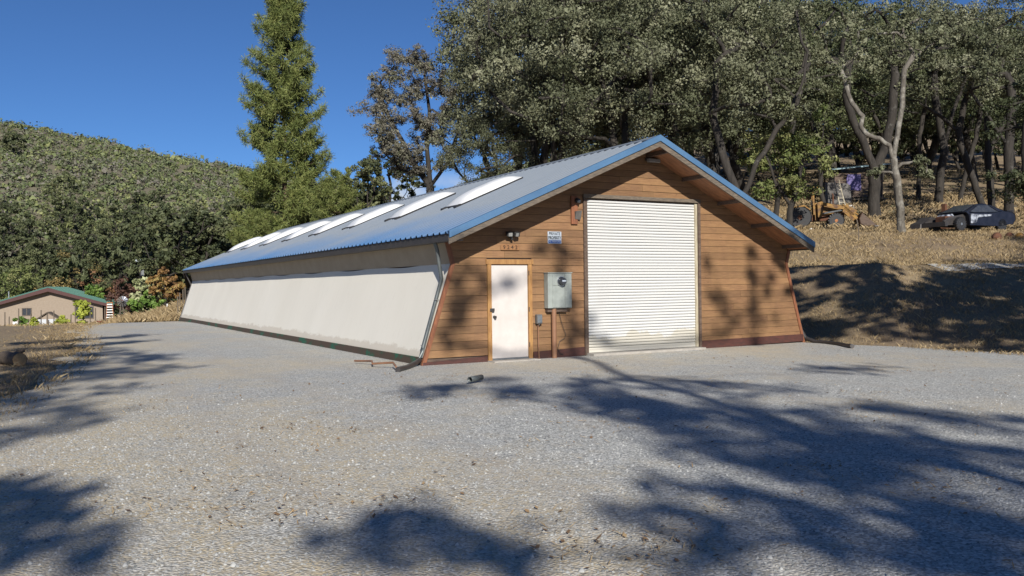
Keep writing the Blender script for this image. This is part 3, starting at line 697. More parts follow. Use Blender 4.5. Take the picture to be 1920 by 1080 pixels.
MB().lathe((.05, -.045, .54), (0, -1, 0), [(.055, 0), (.06, .03), (.05, .06)], 16).build('camera_mount', MAT['black'], sc2, True)
MB().lathe((.05, -.1, .53), (0, -.8, -.6), [(.058, 0), (.056, .03), (.04, .055), (.015, .068)], 16).build('camera_dome', MAT['glass'], sc2, True)
MB().hexa([(.0, -.05, .12), (.15, -.05, .10), (.15, -.042, .10), (.0, -.042, .12), (-.01, -.13, .29), (.14, -.13, .31), (.14, -.045, .31), (-.01, -.045, .29)]).build('grey_box', MAT['carton'], sc2)
gl = empty('gable_light', (4.40, -.03, 4.56), 0, 'small flush light fixture under the gable peak', 'lamp')
MB().box(-.19, .19, -.05, 0, -.03, .05).build('housing', MAT['dark_metal'], gl, bevel=.01)
MB().hexa([(-.17, -.16, -.07), (.17, -.16, -.07), (.17, -.05, -.07), (-.17, -.05, -.07), (-.17, -.13, .02), (.17, -.13, .02), (.17, -.05, .02), (-.17, -.05, .02)]).build('lens', MAT['bulb'], gl, bevel=.008)
# electric service panel
ep = empty('electric_service_panel', (1.645, -.03, 1.06), 0, 'pale grey-green electric service panel with round glass meter', 'electric panel')
MB().box(-.315, .315, -.17, 0, 0, .78).build('cabinet', MAT['panel_box'], ep, bevel=.008)
MB().box(-.325, .325, -.185, -.0, .782, .80).build('rain_lip', MAT['panel_box'], ep)
MB().box(-.20, .115, -.182, -.171, .02, .50).build('cover_plate', MAT['panel_box'], ep, bevel=.003)
MB().box(-.20, .115, -.182, -.171, .51, .765).build('meter_plate', MAT['panel_box'], ep, bevel=.003)
MB().box(.127, .300, -.184, -.171, .02, .765).build('breaker_door', MAT['panel_box'], ep, bevel=.003)
mt = MB().lathe((.02, -.182, .60), (0, -1, 0), [(.10, 0), (.10, .03), (.085, .035), (.085, .10), (.07, .125), (.03, .13)], 20).build('meter', MAT['glass'], ep, True)
MB().lathe((.02, -.183, .60), (0, -1, 0), [(.112, 0), (.112, .025)], 20).build('meter_ring', MAT['silver'], mt, True)
MB().box(-.03, .07, -.318, -.312, .59, .625).build('meter_face', MAT['sign_white'], mt)
MB().box(-.29, .23, -.10, -.0, -.085, -.004).build('backing_board', MAT['dark_wood'], ep)
MB().tube([(-.12, -.09, -.005), (-.12, -.09, -1.16)], .057, 12).build('conduit', MAT['pipe_brown'], ep, True)
MB().tube([(.05, -.04, -.09), (.12, -.04, -.35), (.22, -.04, -.60), (.20, -.04, -.68), (.06, -.035, -.75), (.01, -.035, -.9), (.05, -.035, -1.02), (.15, -.04, -1.06)], .006, 5).build('loose_wire', MAT['black'], ep)
ob = empty('outlet_box', (1.155, -.03, .72), 0, 'small grey outlet box with thin conduit beside entry door', 'outlet box')
MB().box(-.07, .07, -.09, 0, 0, .21).build('box', MAT['carton'], ob, bevel=.008)
MB().box(-.06, .06, -.105, -.091, .02, .19).build('lid', MAT['grey_metal'], ob, bevel=.006)
MB().lathe((0, -.05, -.03), (0, 0, 1), [(.03, 0), (.03, .03)], 8).build('connector', MAT['dark_metal'], ob)
MB().tube([(-.02, -.045, -.03), (-.02, -.045, -.45), (.0, -.045, -.82)], .013, 6).build('conduit', MAT['pipe_brown'], ob)
# downspouts (parts of the shed) and drain tubes
dl = MB(); off = .07
pl = [(-1.26, .12, 2.5), (-1.20, .14, 2.36), (xl(1.72)-off, .16, 1.74), (xl(1.0)-off, .14, 1.0), (xl(.3)-off, .10, .3), (xl(.05)-off, .06, .06), (-1.86, -.12, -.0), (-2.2, -.55, -.02), (-2.55, -.95, -.01)]
dl.tube(pl[:6], .042, 10); DL = dl.build('downspout', MAT['spout'], SHED, True)
MB().tube(pl[5:], [.05, .055, .055, .055], 10).build('drain_boot', MAT['dark_metal'], DL, True)
MB().tube([(xl(1.70)-off, .155, 1.70), (xl(.3)-off+.005, .05, .3), (xl(.1)-off+.0, .0, .1)], .02, 6).build('cable_conduit', MAT['spout'], DL)
for zz in (.35, 1.3):
    MB().tube([(xl(zz)-off+.055*math.cos(t*.785), .12+.055*math.sin(t*.785), zz) for t in range(9)], .008, 4).build('pipe_strap', MAT['silver'], DL)
dr = MB(); pr = [(8.98, .12, 2.5), (8.97, .12, 2.38), (xr(1.75)+off, .10, 1.76), (xr(1.0)+off, .06, 1.0), (xr(.25)+off, .02, .25)]
dr.tube(pr, .042, 10); DR = dr.build('downspout', MAT['spout'], SHED, True)
MB().tube([pr[-1], (xr(.05)+off+.02, -.05, .06), (9.62, -.35, -.03), (9.5, -.9, -.02), (9.25, -1.5, -.02), (9.0, -1.85, -.02), (8.75, -2.25, .0)], [.055]*7, 10).build('drain_boot', MAT['dark_metal'], DR, True)
MB().tube([(-1.62, YB-.2, 0), (-1.0, YB-.1, 1.8), (-1.28, YB, 2.5)], .045, 8).build('downspout', MAT['dark_metal'], SHED, True)
# oddments by the corner
pp = MB().tube([(-2.33, -3.60, .02), (-2.0, -3.38, .02)], .05, 12, cap=False)
po = pp.build('drain_pipe_piece', MAT['spout'], None, True); sd = po.modifiers.new('wall', 'SOLIDIFY'); sd.thickness = .006
tag(po, 'short open piece of grey drain pipe lying on the gravel in tree shade', 'pipe')
bp = MB().tube([(-2.62, 1.35, .0), (-2.45, .75, .03), (-2.62, .25, .02), (-2.35, -.2, .06), (-2.5, -.75, .02)], .022, 6)
tag(bp.build('fallen_branch', MAT['pipe_brown'], None, True), 'crooked reddish branch lying beside the cream wall near the drain spout', 'branch')
# ------------------------------------------------------------------ trees
def tubes_np(chains, sides):
    """chains: list of (P (m,3), R (m,)) -> V, F quads"""
    Vs, Fs, base = [], [], 0
    ang = np.arange(sides)*2*math.pi/sides; ca, sa = np.cos(ang), np.sin(ang)
    for P, Rr in chains:
        m = len(P)
        d = np.empty_like(P); d[1:-1] = P[2:]-P[:-2]; d[0] = P[1]-P[0]; d[-1] = P[-1]-P[-2]
        d /= np.linalg.norm(d, axis=1, keepdims=True)+1e-9
        ref = np.array([.31, .87, .12]) if abs(d[0, 2]) > .5 else np.array([.1, .2, .97])
        x = np.cross(d, ref); x /= np.linalg.norm(x, axis=1, keepdims=True)+1e-9; y = np.cross(d, x)
        V = P[:, None, :]+Rr[:, None, None]*(x[:, None, :]*ca[None, :, None]+y[:, None, :]*sa[None, :, None])
        Vs.append(V.reshape(-1, 3))
        i = np.arange(m-1)[:, None]*sides; k = np.arange(sides)[None, :]; k2 = (k+1) % sides
        Fs.append((np.stack([i+k, i+k2, i+sides+k2, i+sides+k], -1)+base).reshape(-1, 4)); base += m*sides
    return np.concatenate(Vs), np.concatenate(Fs)

def skeleton(rs, trunks, ends, R0, zfork, r_min=.012, jit=.13, rough=1.0):
    """grow limbs from trunk polylines to every end point; returns tube chains"""
    pos, par = [], []
    for ti, tr in enumerate(trunks):
        tr = np.asarray(tr, float)
        for k, p in enumerate(tr):
            if k == 0 and ti > 0:
                j = int(np.argmin([np.linalg.norm(np.array(q)-p) for q in pos])); pos.append(p); par.append(j); continue
            pos.append(p); par.append(len(pos)-2 if k > 0 else -1)
    ntr = len(pos); order = np.argsort([min(np.linalg.norm(e-np.array(q)) for q in pos[:ntr]) for e in ends])
    tips = []
    for oi in order:
        e = ends[oi]; A = np.array(pos); dv = e-A; d = np.linalg.norm(dv, axis=1)
        hor = np.linalg.norm(dv[:, :2], axis=1)
        cost = d+.9*np.maximum(A[:, 2]-e[2], 0)+np.where(A[:, 2] < zfork, 50, 0)+.15*hor
        j = int(np.argmin(cost)); s = A[j]
        dirp = s-A[par[j]] if par[j] >= 0 else np.array([0, 0, 1.]); dirp = dirp/(np.linalg.norm(dirp)+1e-9)
        L = d[j]; k = max(2, int(L/.75)); c1 = s+dirp*L*.35*rough; prev = j
        for i in range(1, k+1):
            t = i/k; b = (1-t)**2*s+2*t*(1-t)*c1+t*t*e
            if i < k: b = b+rs.normal(0, jit*L/k, 3)
            pos.append(b); par.append(prev); prev = len(pos)-1
        tips.append(prev)
    n = len(pos); w = np.zeros(n)
    for t in tips: w[t] += 1
    kids = [[] for _ in range(n)]
    for i in range(n):
        if par[i] >= 0: kids[par[i]].append(i)
    for i in range(n-1, -1, -1):
        if par[i] >= 0 and par[i] < i: w[par[i]] += w[i]
    w = np.maximum(w, .5); W = w[0]
    r = np.maximum(R0*(w/W)**.47, r_min)
    P = np.array(pos)
    r[0] *= 1.35
    if len(trunks[0]) > 1: r[1] *= 1.08
    chains = []; done = set()
    def chain(start, frm):
        ids = [frm] if frm is not None else []
        c = start
        while True:
            ids.append(c)
            if not kids[c]: break
            nx = max(kids[c], key=lambda q: w[q])
            for o in kids[c]:
                if o != nx: stack.append((o, c))
            c = nx
        rr = r[ids].copy()
        if frm is not None: rr[0] = min(r[frm], rr[1]*1.25)
        chains.append((P[ids], rr))
    stack = [(0, None)]
    while stack:
        a, b = stack.pop(); chain(a, b)
    return [c for c in chains if len(c[0]) > 1]

def leaf_cloud(rs, cen, rad, n_each, size, squash=.75, aspect=.55, shell=.45, tints=None):
    """rhombic leaves filling balls; returns V, F, tint"""
    cen = np.asarray(cen); rad = np.asarray(rad); K = len(cen); n = K*n_each
    c = np.repeat(cen, n_each, 0); r = np.repeat(rad, n_each)
    d = rs.normal(size=(n, 3)); d /= np.linalg.norm(d, axis=1, keepdims=True)
    rr = r*rs.uniform(0, 1, n)**shell
    p = c+d*rr[:, None]*np.array([1, 1, squash])
    nrm = d*1.0+rs.normal(size=(n, 3))*.55+np.array([0, 0, .2]); nrm /= np.linalg.norm(nrm, axis=1, keepdims=True)
    a = np.cross(nrm, rs.normal(size=(n, 3))); a /= np.linalg.norm(a, axis=1, keepdims=True)+1e-9; b = np.cross(nrm, a)
    s = size*(.5+rs.gamma(2.2, .25, n))[:, None]
    a = a*s*.5; b = b*s*.5*aspect
    V = np.stack([p-a, p+b, p+a, p-b], 1).reshape(-1, 3)
    F = np.arange(4*n).reshape(n, 4)
    tb = rs.uniform(.05, .85, K) if tints is None else tints
    tint = np.clip(np.repeat(tb, n_each)+rs.normal(0, .15, n), 0, 1)
    return V, F, tint

def sub_clumps(rs, cen, rad, k, lo=.28, hi=.52):
    out_c, out_r = [], []
    for c, r in zip(cen, rad):
        d = rs.normal(size=(k, 3)); d /= np.linalg.norm(d, axis=1, keepdims=True)
        rr = r*rs.uniform(.25, 1, k)[:, None]
        out_c.append(c+d*rr*np.array([1, 1, .7])); out_r.append(r*rs.uniform(lo, hi, k))
    return np.concatenate(out_c), np.concatenate(out_r)

def tree_meshes(seed, trunks, clumps, crad, R0, zfork, leafmat, barkmat, n_each=70, size=.12, sub=7, twigs=2, sides=7, squash=.75, name='oak_tree', aspect=.55, fine=(.28, .52)):
    rs = np.random.RandomState(seed)
    clumps = np.asarray(clumps, float); crad = np.asarray(crad, float)
    sc_, sr_ = sub_clumps(rs, clumps, crad, sub, *fine)
    ends = list(clumps)
    ch = skeleton(rs, trunks, ends, R0, zfork)
    for i in range(len(clumps)):                      # twigs into the sub clumps
        for k in range(min(twigs, sub)):
            e = sc_[i*sub+k]; s = clumps[i]; m = .5*(s+e)+rs.normal(0, .08, 3)
            ch.append((np.array([s, m, e]), np.array([.02, .014, .007])*min(max(.4, R0/.22), 2)))
    V, F = tubes_np(ch, sides)
    wood = mesh_np('trunk', V, F, barkmat, True)
    tb = np.repeat(rs.uniform(0, .8, len(clumps)), sub)+rs.uniform(-.16, .16, len(clumps)*sub)
    V, F, t = leaf_cloud(rs, sc_, sr_, n_each, size, squash, aspect, .45, tb)
    crown = mesh_np('crown', V, F, leafmat, False, [('tint', 'FACE', t)])
    return wood, crown

def ellipsoid_clumps(rs, n, c, r, rmin=.45, cr=(.8, 1.3), floor=None, sep=.75):
    pts = []; tries = 0
    while len(pts) < n and tries < 6000:
        tries += 1
        d = rs.normal(size=3); d /= np.linalg.norm(d); q = rs.uniform(rmin, 1)**.6
        p = np.array(c)+d*q*np.array(r)
        if floor is not None and p[2] < floor: continue
        if all(np.linalg.norm((p-o)) > sep*cr[0] for o in pts): pts.append(p)
    return np.array(pts), rs.uniform(cr[0], cr[1], len(pts))

def wig_trunk(rs, h, lean=(0, 0), k=6, amp=.12):
    t = np.linspace(0, 1, k)
    w = np.cumsum(rs.normal(0, amp*h/k, (k, 2)), 0); w[0] = 0
    P = np.stack([lean[0]*t**1.3+w[:, 0], lean[1]*t**1.3+w[:, 1], h*t], -1); P[0, 2] = -.4
    return P

VARS = []
def make_variant(seed, Ht, spread, leafmat, n=44, n_each=62, size=.13, R0=.26, sub=7, hang=.28, barkmat='bark', aspect=.55):
    rs = np.random.RandomState(seed)
    fork = Ht*rs.uniform(.2, .3)
    tr = wig_trunk(rs, fork, (rs.uniform(-.8, .8), rs.uniform(-.8, .8)))
    t2 = [tr[-1]]; c = np.array([0, 0, Ht*.62])
    cl, cr_ = ellipsoid_clumps(rs, n, c, (spread, spread, Ht*.40), .35, (.09*Ht, .125*Ht), Ht*hang, 1.25)
    # two or three leaders rising through the crown
    trunks = [tr]
    for k in range(3):
        a = rs.uniform(0, 6.28); q = np.linspace(0, 1, 6)[:, None]
        top = np.array([math.cos(a)*spread*.45, math.sin(a)*spread*.45, Ht*rs.uniform(.66, .82)])
        pth = tr[-1]*(1-q)+top*q+np.concatenate([np.zeros((1, 3)), rs.normal(0, .22, (5, 3))])
        trunks.append(pth)
    return tree_meshes(seed, trunks, cl, cr_, R0, fork*.8, MAT[leafmat], MAT[barkmat], n_each, size, sub, 2, 7, aspect=aspect)

def place_tree(name, meshes, loc, rz, sc, label, group=None, cat='tree', zs=None):
    e = empty(name, loc, rz, label, cat, group); e.scale = (sc, sc, zs or sc)
    link('trunk', meshes[0], e); link('crown', meshes[1], e)
    return e

def at(px, D, py=540.):
    """plan position of image column px at forward depth D"""
    d = rt*(px-960)/FPX+fw+up*(540-py)/FPX
    return CAM+D*d
def gp(px, D):
    p = at(px, D); return (float(p[0]), float(p[1]), Hs(p[0], p[1]))

oakA = make_variant(11, 13, 4.8, 'oak', 40, 92, .11, .28, 11, .22)
oakB = make_variant(12, 14, 5.0, 'oak', 42, 92, .115, .30, 11, .26)
oakC = make_variant(13, 12, 5.4, 'oak_dark', 42, 70, .14, .26, 10, .25)
oakD = make_variant(14, 15, 4.6, 'oak', 40, 92, .115, .28, 11, .30)
oakShade = make_variant(15, 14, 5.2, 'oak_dark', 44, 70, .14, .28, 10, .22)
farA = make_variant(21, 10, 4.4, 'oak_dark', 40, 34, .30, .24, 5, .12)
farB = make_variant(22, 9, 4.6, 'oak_dark', 40, 34, .30, .24, 5, .10)
farC = make_variant(23, 11, 4.0, 'oak_far', 40, 34, .30, .24, 5, .15)

# mass of live oaks behind the shed and up the slope
G1 = 'live oaks massed behind the shed'; L1 = 'grey-green live oak in the dense grove behind the shed roof'
for i, (px, D, v, rz, sc) in enumerate([
    (992, 58, 3, .3, 1.28), (1012, 52, 0, 1.2, 1.15), (1075, 50, 1, 2.5, 1.22), (1160, 47, 0, 4.0, 1.12), (1245, 50, 3, 5.1, 1.20),
    (1330, 54, 1, .9, 1.25), (1110, 64, 1, 3.3, 1.45), (1290, 66, 0, 3.9, 1.45), (985, 70, 1, 2.0, 1.40), (925, 52, 1, .2, .66), (1190, 60, 3, 1.7, 1.5)]):
    place_tree('live_oak', (oakA, oakB, oakC, oakD)[v], gp(px, D), rz, sc, L1, G1)
G2 = 'oaks further up the wooded slope'; L2 = 'shaded oak standing deep in the wooded slope behind the junk vehicles'
for i, (px, D, v, rz, sc) in enumerate([
    (1400, 62, 2, .5, 1.2), (1470, 70, 0, 1.9, 1.25), (1560, 76, 1, 3.0, 1.3), (1650, 84, 2, 4.4, 1.3), (1740, 88, 3, 5.6, 1.3), (1830, 84, 2, .8, 1.3), (1915, 76, 1, 2.2, 1.2),
    (1500, 95, 1, 3.1, 1.5), (1620, 104, 0, 4.8, 1.5), (1720, 112, 1, 5.9, 1.5), (1810, 108, 2, 1.1, 1.5), (1900, 100, 3, 2.9, 1.5), (1420, 90, 3, .2, 1.5), (1340, 84, 2, 1.3, 1.5), (1240, 88, 2, 5.0, 1.4), (1985, 88, 0, .4, 1.4), (1980, 64, 2, 1.4, 1.1), (1130, 92, 2, 2.6, 1.3), (1040, 86, 2, 2.1, 1.2)]):
    place_tree('slope_oak', (oakShade, oakShade, oakC, oakB)[v], gp(px, D), rz, sc, L2, G2)  # most have leaves coloured dark in place of shade from nearer trees

G2b = 'low brushy oaks closing the wooded slope'; L2b = 'low brushy oak in the dark thicket closing off the wooded slope'
rs = np.random.RandomState(66)
for i, px in enumerate(list(range(1330, 2040, 52))+list(range(1350, 2040, 75))):
    D = (118 if i < 14 else 92)+rs.uniform(-6, 6)
    place_tree('thicket_oak', (farA, farB, farC)[i % 3], gp(px, D), rs.uniform(0, 6), rs.uniform(1.0, 1.35) if i < 14 else rs.uniform(.5, .8), L2b, G2b)
# individually recognisable oaks; trunk lines given as (right, away, height) in metres from the base
def hero_oak(name, px, D, lines, crown, R0, label, leafmat='oak', barkmat='bark', seed=1, zfork=2.0, n_each=70, size=.13, sub=7, cat='tree'):
    b = gp(px, D); e = empty(name, b, 0, label, cat)
    r2 = np.array([rt[0], rt[1], 0]); f2 = np.array([fw[0], fw[1], 0])
    def w(p): return r2*p[0]+f2*p[1]+np.array([0, 0, p[2]])
    trunks = []
    for ln in lines:
        P = np.array([w(p) for p in ln]); m = 4
        Q = [P[0]]
        for a, c in zip(P[:-1], P[1:]):
            for k in range(1, m): Q.append(a+(c-a)*k/m+np.random.RandomState(seed+k).normal(0, .035, 3))
            Q.append(c)
        trunks.append(np.array(Q))
    trunks[0][0, 2] -= .3
    cl = np.array([w(c[:3]) for c in crown]); cr_ = np.array([c[3] for c in crown])
    me = tree_meshes(seed, trunks, cl, cr_, R0, zfork, MAT[leafmat], MAT[barkmat], n_each, size, sub)
    link('trunk', me[0], e); link('crown', me[1], e); return e
def crown_box(seed, n, x, y, z, r):
    rs = np.random.RandomState(seed)
    return [(rs.uniform(*x), rs.uniform(*y), rs.uniform(*z), rs.uniform(*r)) for _ in range(n)]

hero_oak('leaning_oak', 1388, 44, [[(0, 0, 0), (.1, 0, 1.6), (.8, 0, 3.4), (1.8, .2, 5.0), (2.9, .4, 6.6), (3.6, .5, 8.2)], [(.1, 0, 1.6), (-.6, .2, 3.5), (-1.2, .4, 6.0), (-1.0, .5, 8.5)]],
         crown_box(31, 30, (-3.5, 5.5), (-2, 3), (6.0, 12.5), (.9, 1.4)), .25, 'dark oak with trunk leaning right just beyond the right roof slope', seed=31, zfork=3.2, n_each=80)
hero_oak('young_oak', 1478, 47, [[(0, 0, 0), (.2, 0, 1.4), (.7, 0, 3.2), (1.0, 0, 5.2)], [(.2, 0, 1.4), (-.7, 0, 2.8), (-1.2, 0, 4.6)]],
         crown_box(32, 34, (-2.2, 2.1), (-1.3, 1.5), (1.9, 6.6), (.6, .95)), .17, 'low bushy oak with yellow-green foliage behind the yellow loader', 'oak_green', seed=32, zfork=1.0, n_each=60, size=.12)
hero_oak('forked_oak', 1640, 56, [[(0, 0, 0), (.05, 0, 2.0), (.1, 0, 3.2), (-.6, 0, 5.0), (-1.3, .1, 6.6), (-1.7, .1, 8.2), (-1.5, .2, 10)], [(.1, 0, 3.2), (.8, .1, 4.6), (1.3, .2, 6.4), (1.6, .2, 9.5)]],
         crown_box(33, 30, (-4.5, 3.6), (-1, 3), (8.4, 14), (.9, 1.35)), .38, 'thick dark oak forking low in two, between the loader and pale trunk', seed=33, zfork=5.5, n_each=75)
hero_oak('pale_trunk_oak', 1692, 41.5, [[(0, 0, 0), (-.05, 0, 1.2), (-.2, 0, 2.6), (-.35, 0, 3.6), (-.55, 0, 4.25), (-1.05, 0, 4.6), (-1.55, 0, 4.75), (-1.9, .05, 5.15), (-1.8, .05, 5.7), (-2.15, .1, 6.15), (-2.5, .1, 6.8)],
         [(-.35, 0, 3.6), (-.1, .1, 4.8), (.2, .2, 6.2), (.35, .3, 8.0)]],
         [(-2.8, .2, 8.0, .9), (-2.0, .5, 8.6, 1.0), (-3.6, .2, 8.4, .9), (.3, .3, 9.6, 1.1), (1.4, .6, 9.0, 1.0), (-.8, .5, 9.8, 1.1), (1.0, 0, 10.4, 1.0), (.9, -.2, 3.4, .55), (1.3, .2, 2.9, .5), (-1.1, .3, 3.0, .45), (-2.0, 0, 9.8, 1.0), (2.4, .4, 9.8, 1.0)], .19,
         'pale lichen-spotted oak with a twisted mossy limb, left of the wrecked car', 'oak', 'bark_pale', seed=34, zfork=2.4, n_each=60)
hero_oak('upright_oak', 1762, 64, [[(0, 0, 0), (.1, 0, 2.0), (.5, 0, 4.2), (1.0, 0, 6.5), (1.9, 0, 9.0), (3.0, .2, 11)], [(.5, 0, 4.2), (.0, .2, 7.5), (-.2, .2, 10)]],
         crown_box(35, 26, (-3, 5), (-1.5, 2.5), (9.5, 15), (.9, 1.4)), .30, 'dark oak standing straight behind the wrecked car bonnet', seed=35, zfork=6.0)
hero_oak('slanting_oak', 1850, 56, [[(0, 0, 0), (-.5, 0, 1.5), (-1.0, 0, 3.0), (-1.55, 0, 4.6), (-1.75, 0, 5.6), (-1.4, 0, 7.2), (-.7, .2, 9.0), (.4, .3, 10.5)], [(-1.75, 0, 5.6), (-2.8, 0, 6.6), (-4.2, .2, 7.6)]],
         crown_box(36, 24, (-5, 3.5), (-1.5, 2.5), (8, 13.5), (.9, 1.3)), .22, 'oak with trunk slanting left behind the wrecked car roof', seed=36, zfork=5.0)
hero_oak('double_stem_oak', 1862, 54, [[(0, 0, 0), (-.1, 0, 2.0), (-.25, 0, 4.2), (-.3, 0, 6.4), (.1, 0, 8.5), (1.1, .2, 10.5)], [(-.25, 0, 4.2), (.7, 0, 6.0), (1.6, .1, 7.4), (2.6, .2, 8.4)]],
         crown_box(37, 22, (-2.5, 5), (-1.5, 2.5), (8.6, 13), (.9, 1.3)), .22, 'oak with dark vertical stem rising right behind the wrecked car', seed=37, zfork=4.2)
hero_oak('roadside_oak', 1892, 52, [[(0, 0, 0), (.1, 0, 2.2), (.05, 0, 4.6), (.3, 0, 7.0), (.2, 0, 9.2)], [(.05, 0, 4.6), (-1.2, 0, 6.6), (-2.2, 0, 8.0)]],
         crown_box(38, 22, (-3.5, 3), (-1.5, 2), (7.6, 12), (.9, 1.3)), .28, 'thick oak trunk at the right edge behind the car boot', seed=38, zfork=4.5)
hero_oak('edge_oak', 1935, 44, [[(0, 0, 0), (-.2, 0, 2.0), (-.3, 0, 4.0), (-.1, 0, 6.5)]],
         crown_box(39, 20, (-1.6, 2.5), (-1.3, 1.5), (1.4, 8.5), (.7, 1.1)), .22, 'leafy dark oak at the right edge of the picture', 'oak_dark', seed=39, zfork=1.2)

for i, (px, D, ln, lab) in enumerate([
    (1455, 54, [(0, 0, 0), (.2, 0, 2.2), (.9, 0, 4.6), (1.3, 0, 7.2), (2.2, .2, 9.6)], 'thin dark oak leaning right behind the low bushy oak'),
    (1548, 60, [(0, 0, 0), (-.3, 0, 2.0), (-.2, 0, 4.2), (-.9, 0, 6.8), (-1.2, .2, 9.5)], 'thin dark oak leaning left behind the loader canopy'),
    (1722, 68, [(0, 0, 0), (.3, 0, 2.5), (.2, 0, 5.0), (.9, 0, 8.0), (1.2, .2, 10.5)], 'thin oak trunk between the pale oak and the upright oak'),
    (1802, 66, [(0, 0, 0), (.5, 0, 2.4), (1.3, 0, 5.0), (1.8, 0, 7.6), (2.9, .2, 10)], 'thin oak leaning right above the middle of the wrecked car')]):
    hero_oak('slender_oak', px, D, [ln], crown_box(40+i, 14, (-2.2, 3.4), (-1.2, 2), (7.5, 12.5), (.8, 1.2)), .17, lab, 'oak_dark' if i % 2 else 'oak', seed=40+i, zfork=4.5)
# nearly bare oak behind the roof
def bare_oak():
    rs = np.random.RandomState(50); b = gp(790, 58)
    lines = []
    r2 = np.array([rt[0], rt[1], 0]); f2 = np.array([fw[0], fw[1], 0])
    def w(p): return r2*p[0]+f2*p[1]+np.array([0, 0, p[2]])
    base = -1.0
    tr = [np.array([w(p) for p in ln]) for ln in (
        [(.6, 0, -.4), (.6, 0, 2), (.7, 0, 4.4), (.5, 0, 7), (.7, 0, 9.5), (.4, 0, 12)],
        [(.7, 0, 4.4), (-.6, 0, 6.2), (-1.0, 0, 7.2), (-1.9, 0, 8.8), (-2.6, 0, 10.6)],
        [(.7, 0, 4.4), (1.9, 0, 6.0), (2.6, 0, 8.0), (2.9, 0, 10.2)])]
    cl, cr_ = ellipsoid_clumps(rs, 95, w((-.2, 0, 9.6)), (3.7, 3.2, 4.7), .35, (.6, .95), 4.6)
    wood, crown = tree_meshes(51, tr, cl, cr_, .27, 4.5, MAT['oak_grey'], MAT['bark'], 70, .095, 9, 9, 6)
    e = empty('bare_oak', b, 0, 'nearly leafless grey-brown oak against the sky behind the roof', 'tree')
    link('trunk', wood, e); link('crown', crown, e)
bare_oak()

# tall pine
def pine(seed, Ht, rad, n_tuft=1.0, blade=.36, step=.62, base=.05):
    rs = np.random.RandomState(seed)
    chains = [(np.array([[.12*math.sin(t*5)*t, .1*math.sin(t*4+1)*t, Ht*t] for t in np.linspace(0, 1, 14)]), np.linspace(.38, .02, 14)*Ht/30)]
    tufts = []
    z = Ht*base+.8
    while z < Ht*.985:
        f = z/Ht
        R = rad*np.interp(f, [0, .12, .3, .456, .615, .74, .835, .93, 1], [.9, 1.0, 1.0, .98, .86, .74, .55, .30, .05])
        for k in range(rs.randint(3, 6)):
            a = rs.uniform(0, 6.283); L = R*rs.uniform(.5, 1.1)
            if L < .25: L = .25
            zz = z+rs.uniform(-.7, .7); n = max(4, int(L/.5)); t = np.linspace(0, 1, n)
            droop = rs.uniform(-.12, .34)*(1-f*.8)
            curve = zz-droop*L*1.2*t+(.30+.3*f)*L*t**2.2
            P = np.stack([math.cos(a)*L*t, math.sin(a)*L*t, curve], -1)+rs.normal(0, .04, (n, 3))*t[:, None]
            chains.append((P, np.linspace(.05, .012, n)*(.5+L/rad)))
            m = max(2, int(L/step*2.6*n_tuft))
            for _ in range(m):
                tt = rs.uniform(.28, 1.0)**.8; i = min(int(tt*(n-1)), n-2); q = tt*(n-1)-i
                p = P[i]*(1-q)+P[i+1]*q; s = rs.uniform(-1, 1)*.30*L*(1.05-tt)+rs.normal(0, .12)
                p2 = p+np.array([-math.sin(a)*s, math.cos(a)*s, rs.uniform(-.25, .4)])
                if abs(s) > .35: chains.append((np.array([p, p2]), np.array([.016, .008])))
                tufts.append(p2)
        z += step*rs.uniform(.75, 1.2)*(1-.35*f)
    T = np.array(tufts); nb = 16; n = len(T)*nb
    c = np.repeat(T, nb, 0); d = rs.normal(size=(n, 3))+np.array([0, 0, .2]); d /= np.linalg.norm(d, axis=1, keepdims=True)
    s = np.cross(d, rs.normal(size=(n, 3))); s /= np.linalg.norm(s, axis=1, keepdims=True)
    Ln = blade*rs.uniform(.7, 1.2, n)[:, None]
    V = np.stack([c-s*.014, c+s*.014, c+d*Ln+s*.021, c+d*Ln-s*.021], 1).reshape(-1, 3)
    F = np.arange(4*n).reshape(n, 4)
    tint = np.clip(np.repeat(rs.uniform(.1, .8, len(T)), nb)+rs.normal(0, .12, n), 0, 1)
    Vw, Fw = tubes_np(chains, 6)
    return mesh_np('trunk', Vw, Fw, MAT['bark_pine'], True), mesh_np('crown', V, F, MAT['pine'], False, [('tint', 'FACE', tint)])
pb = gp(536, 86)
place_tree('pine_tree', pine(61, 34, 4.7, 1.8, .55, .52), (pb[0], pb[1], -1.0), .6, 1.0, 'tall green pine towering behind the far end of the shed roof')
pm = pine(62, 12, 4.0, 1.9, .45, .5)
for i, (px, D, rz, sc, lab) in enumerate([(632, 78, 1.0, .70, 'low green conifer right of the tall pine, just above the roof'), (482, 80, 2.2, .72, 'bushy green conifer at the left foot of the tall pine')]):
    b = gp(px, D); place_tree('young_pine', pm, (b[0], b[1], b[2]-.5), rz, sc, lab)

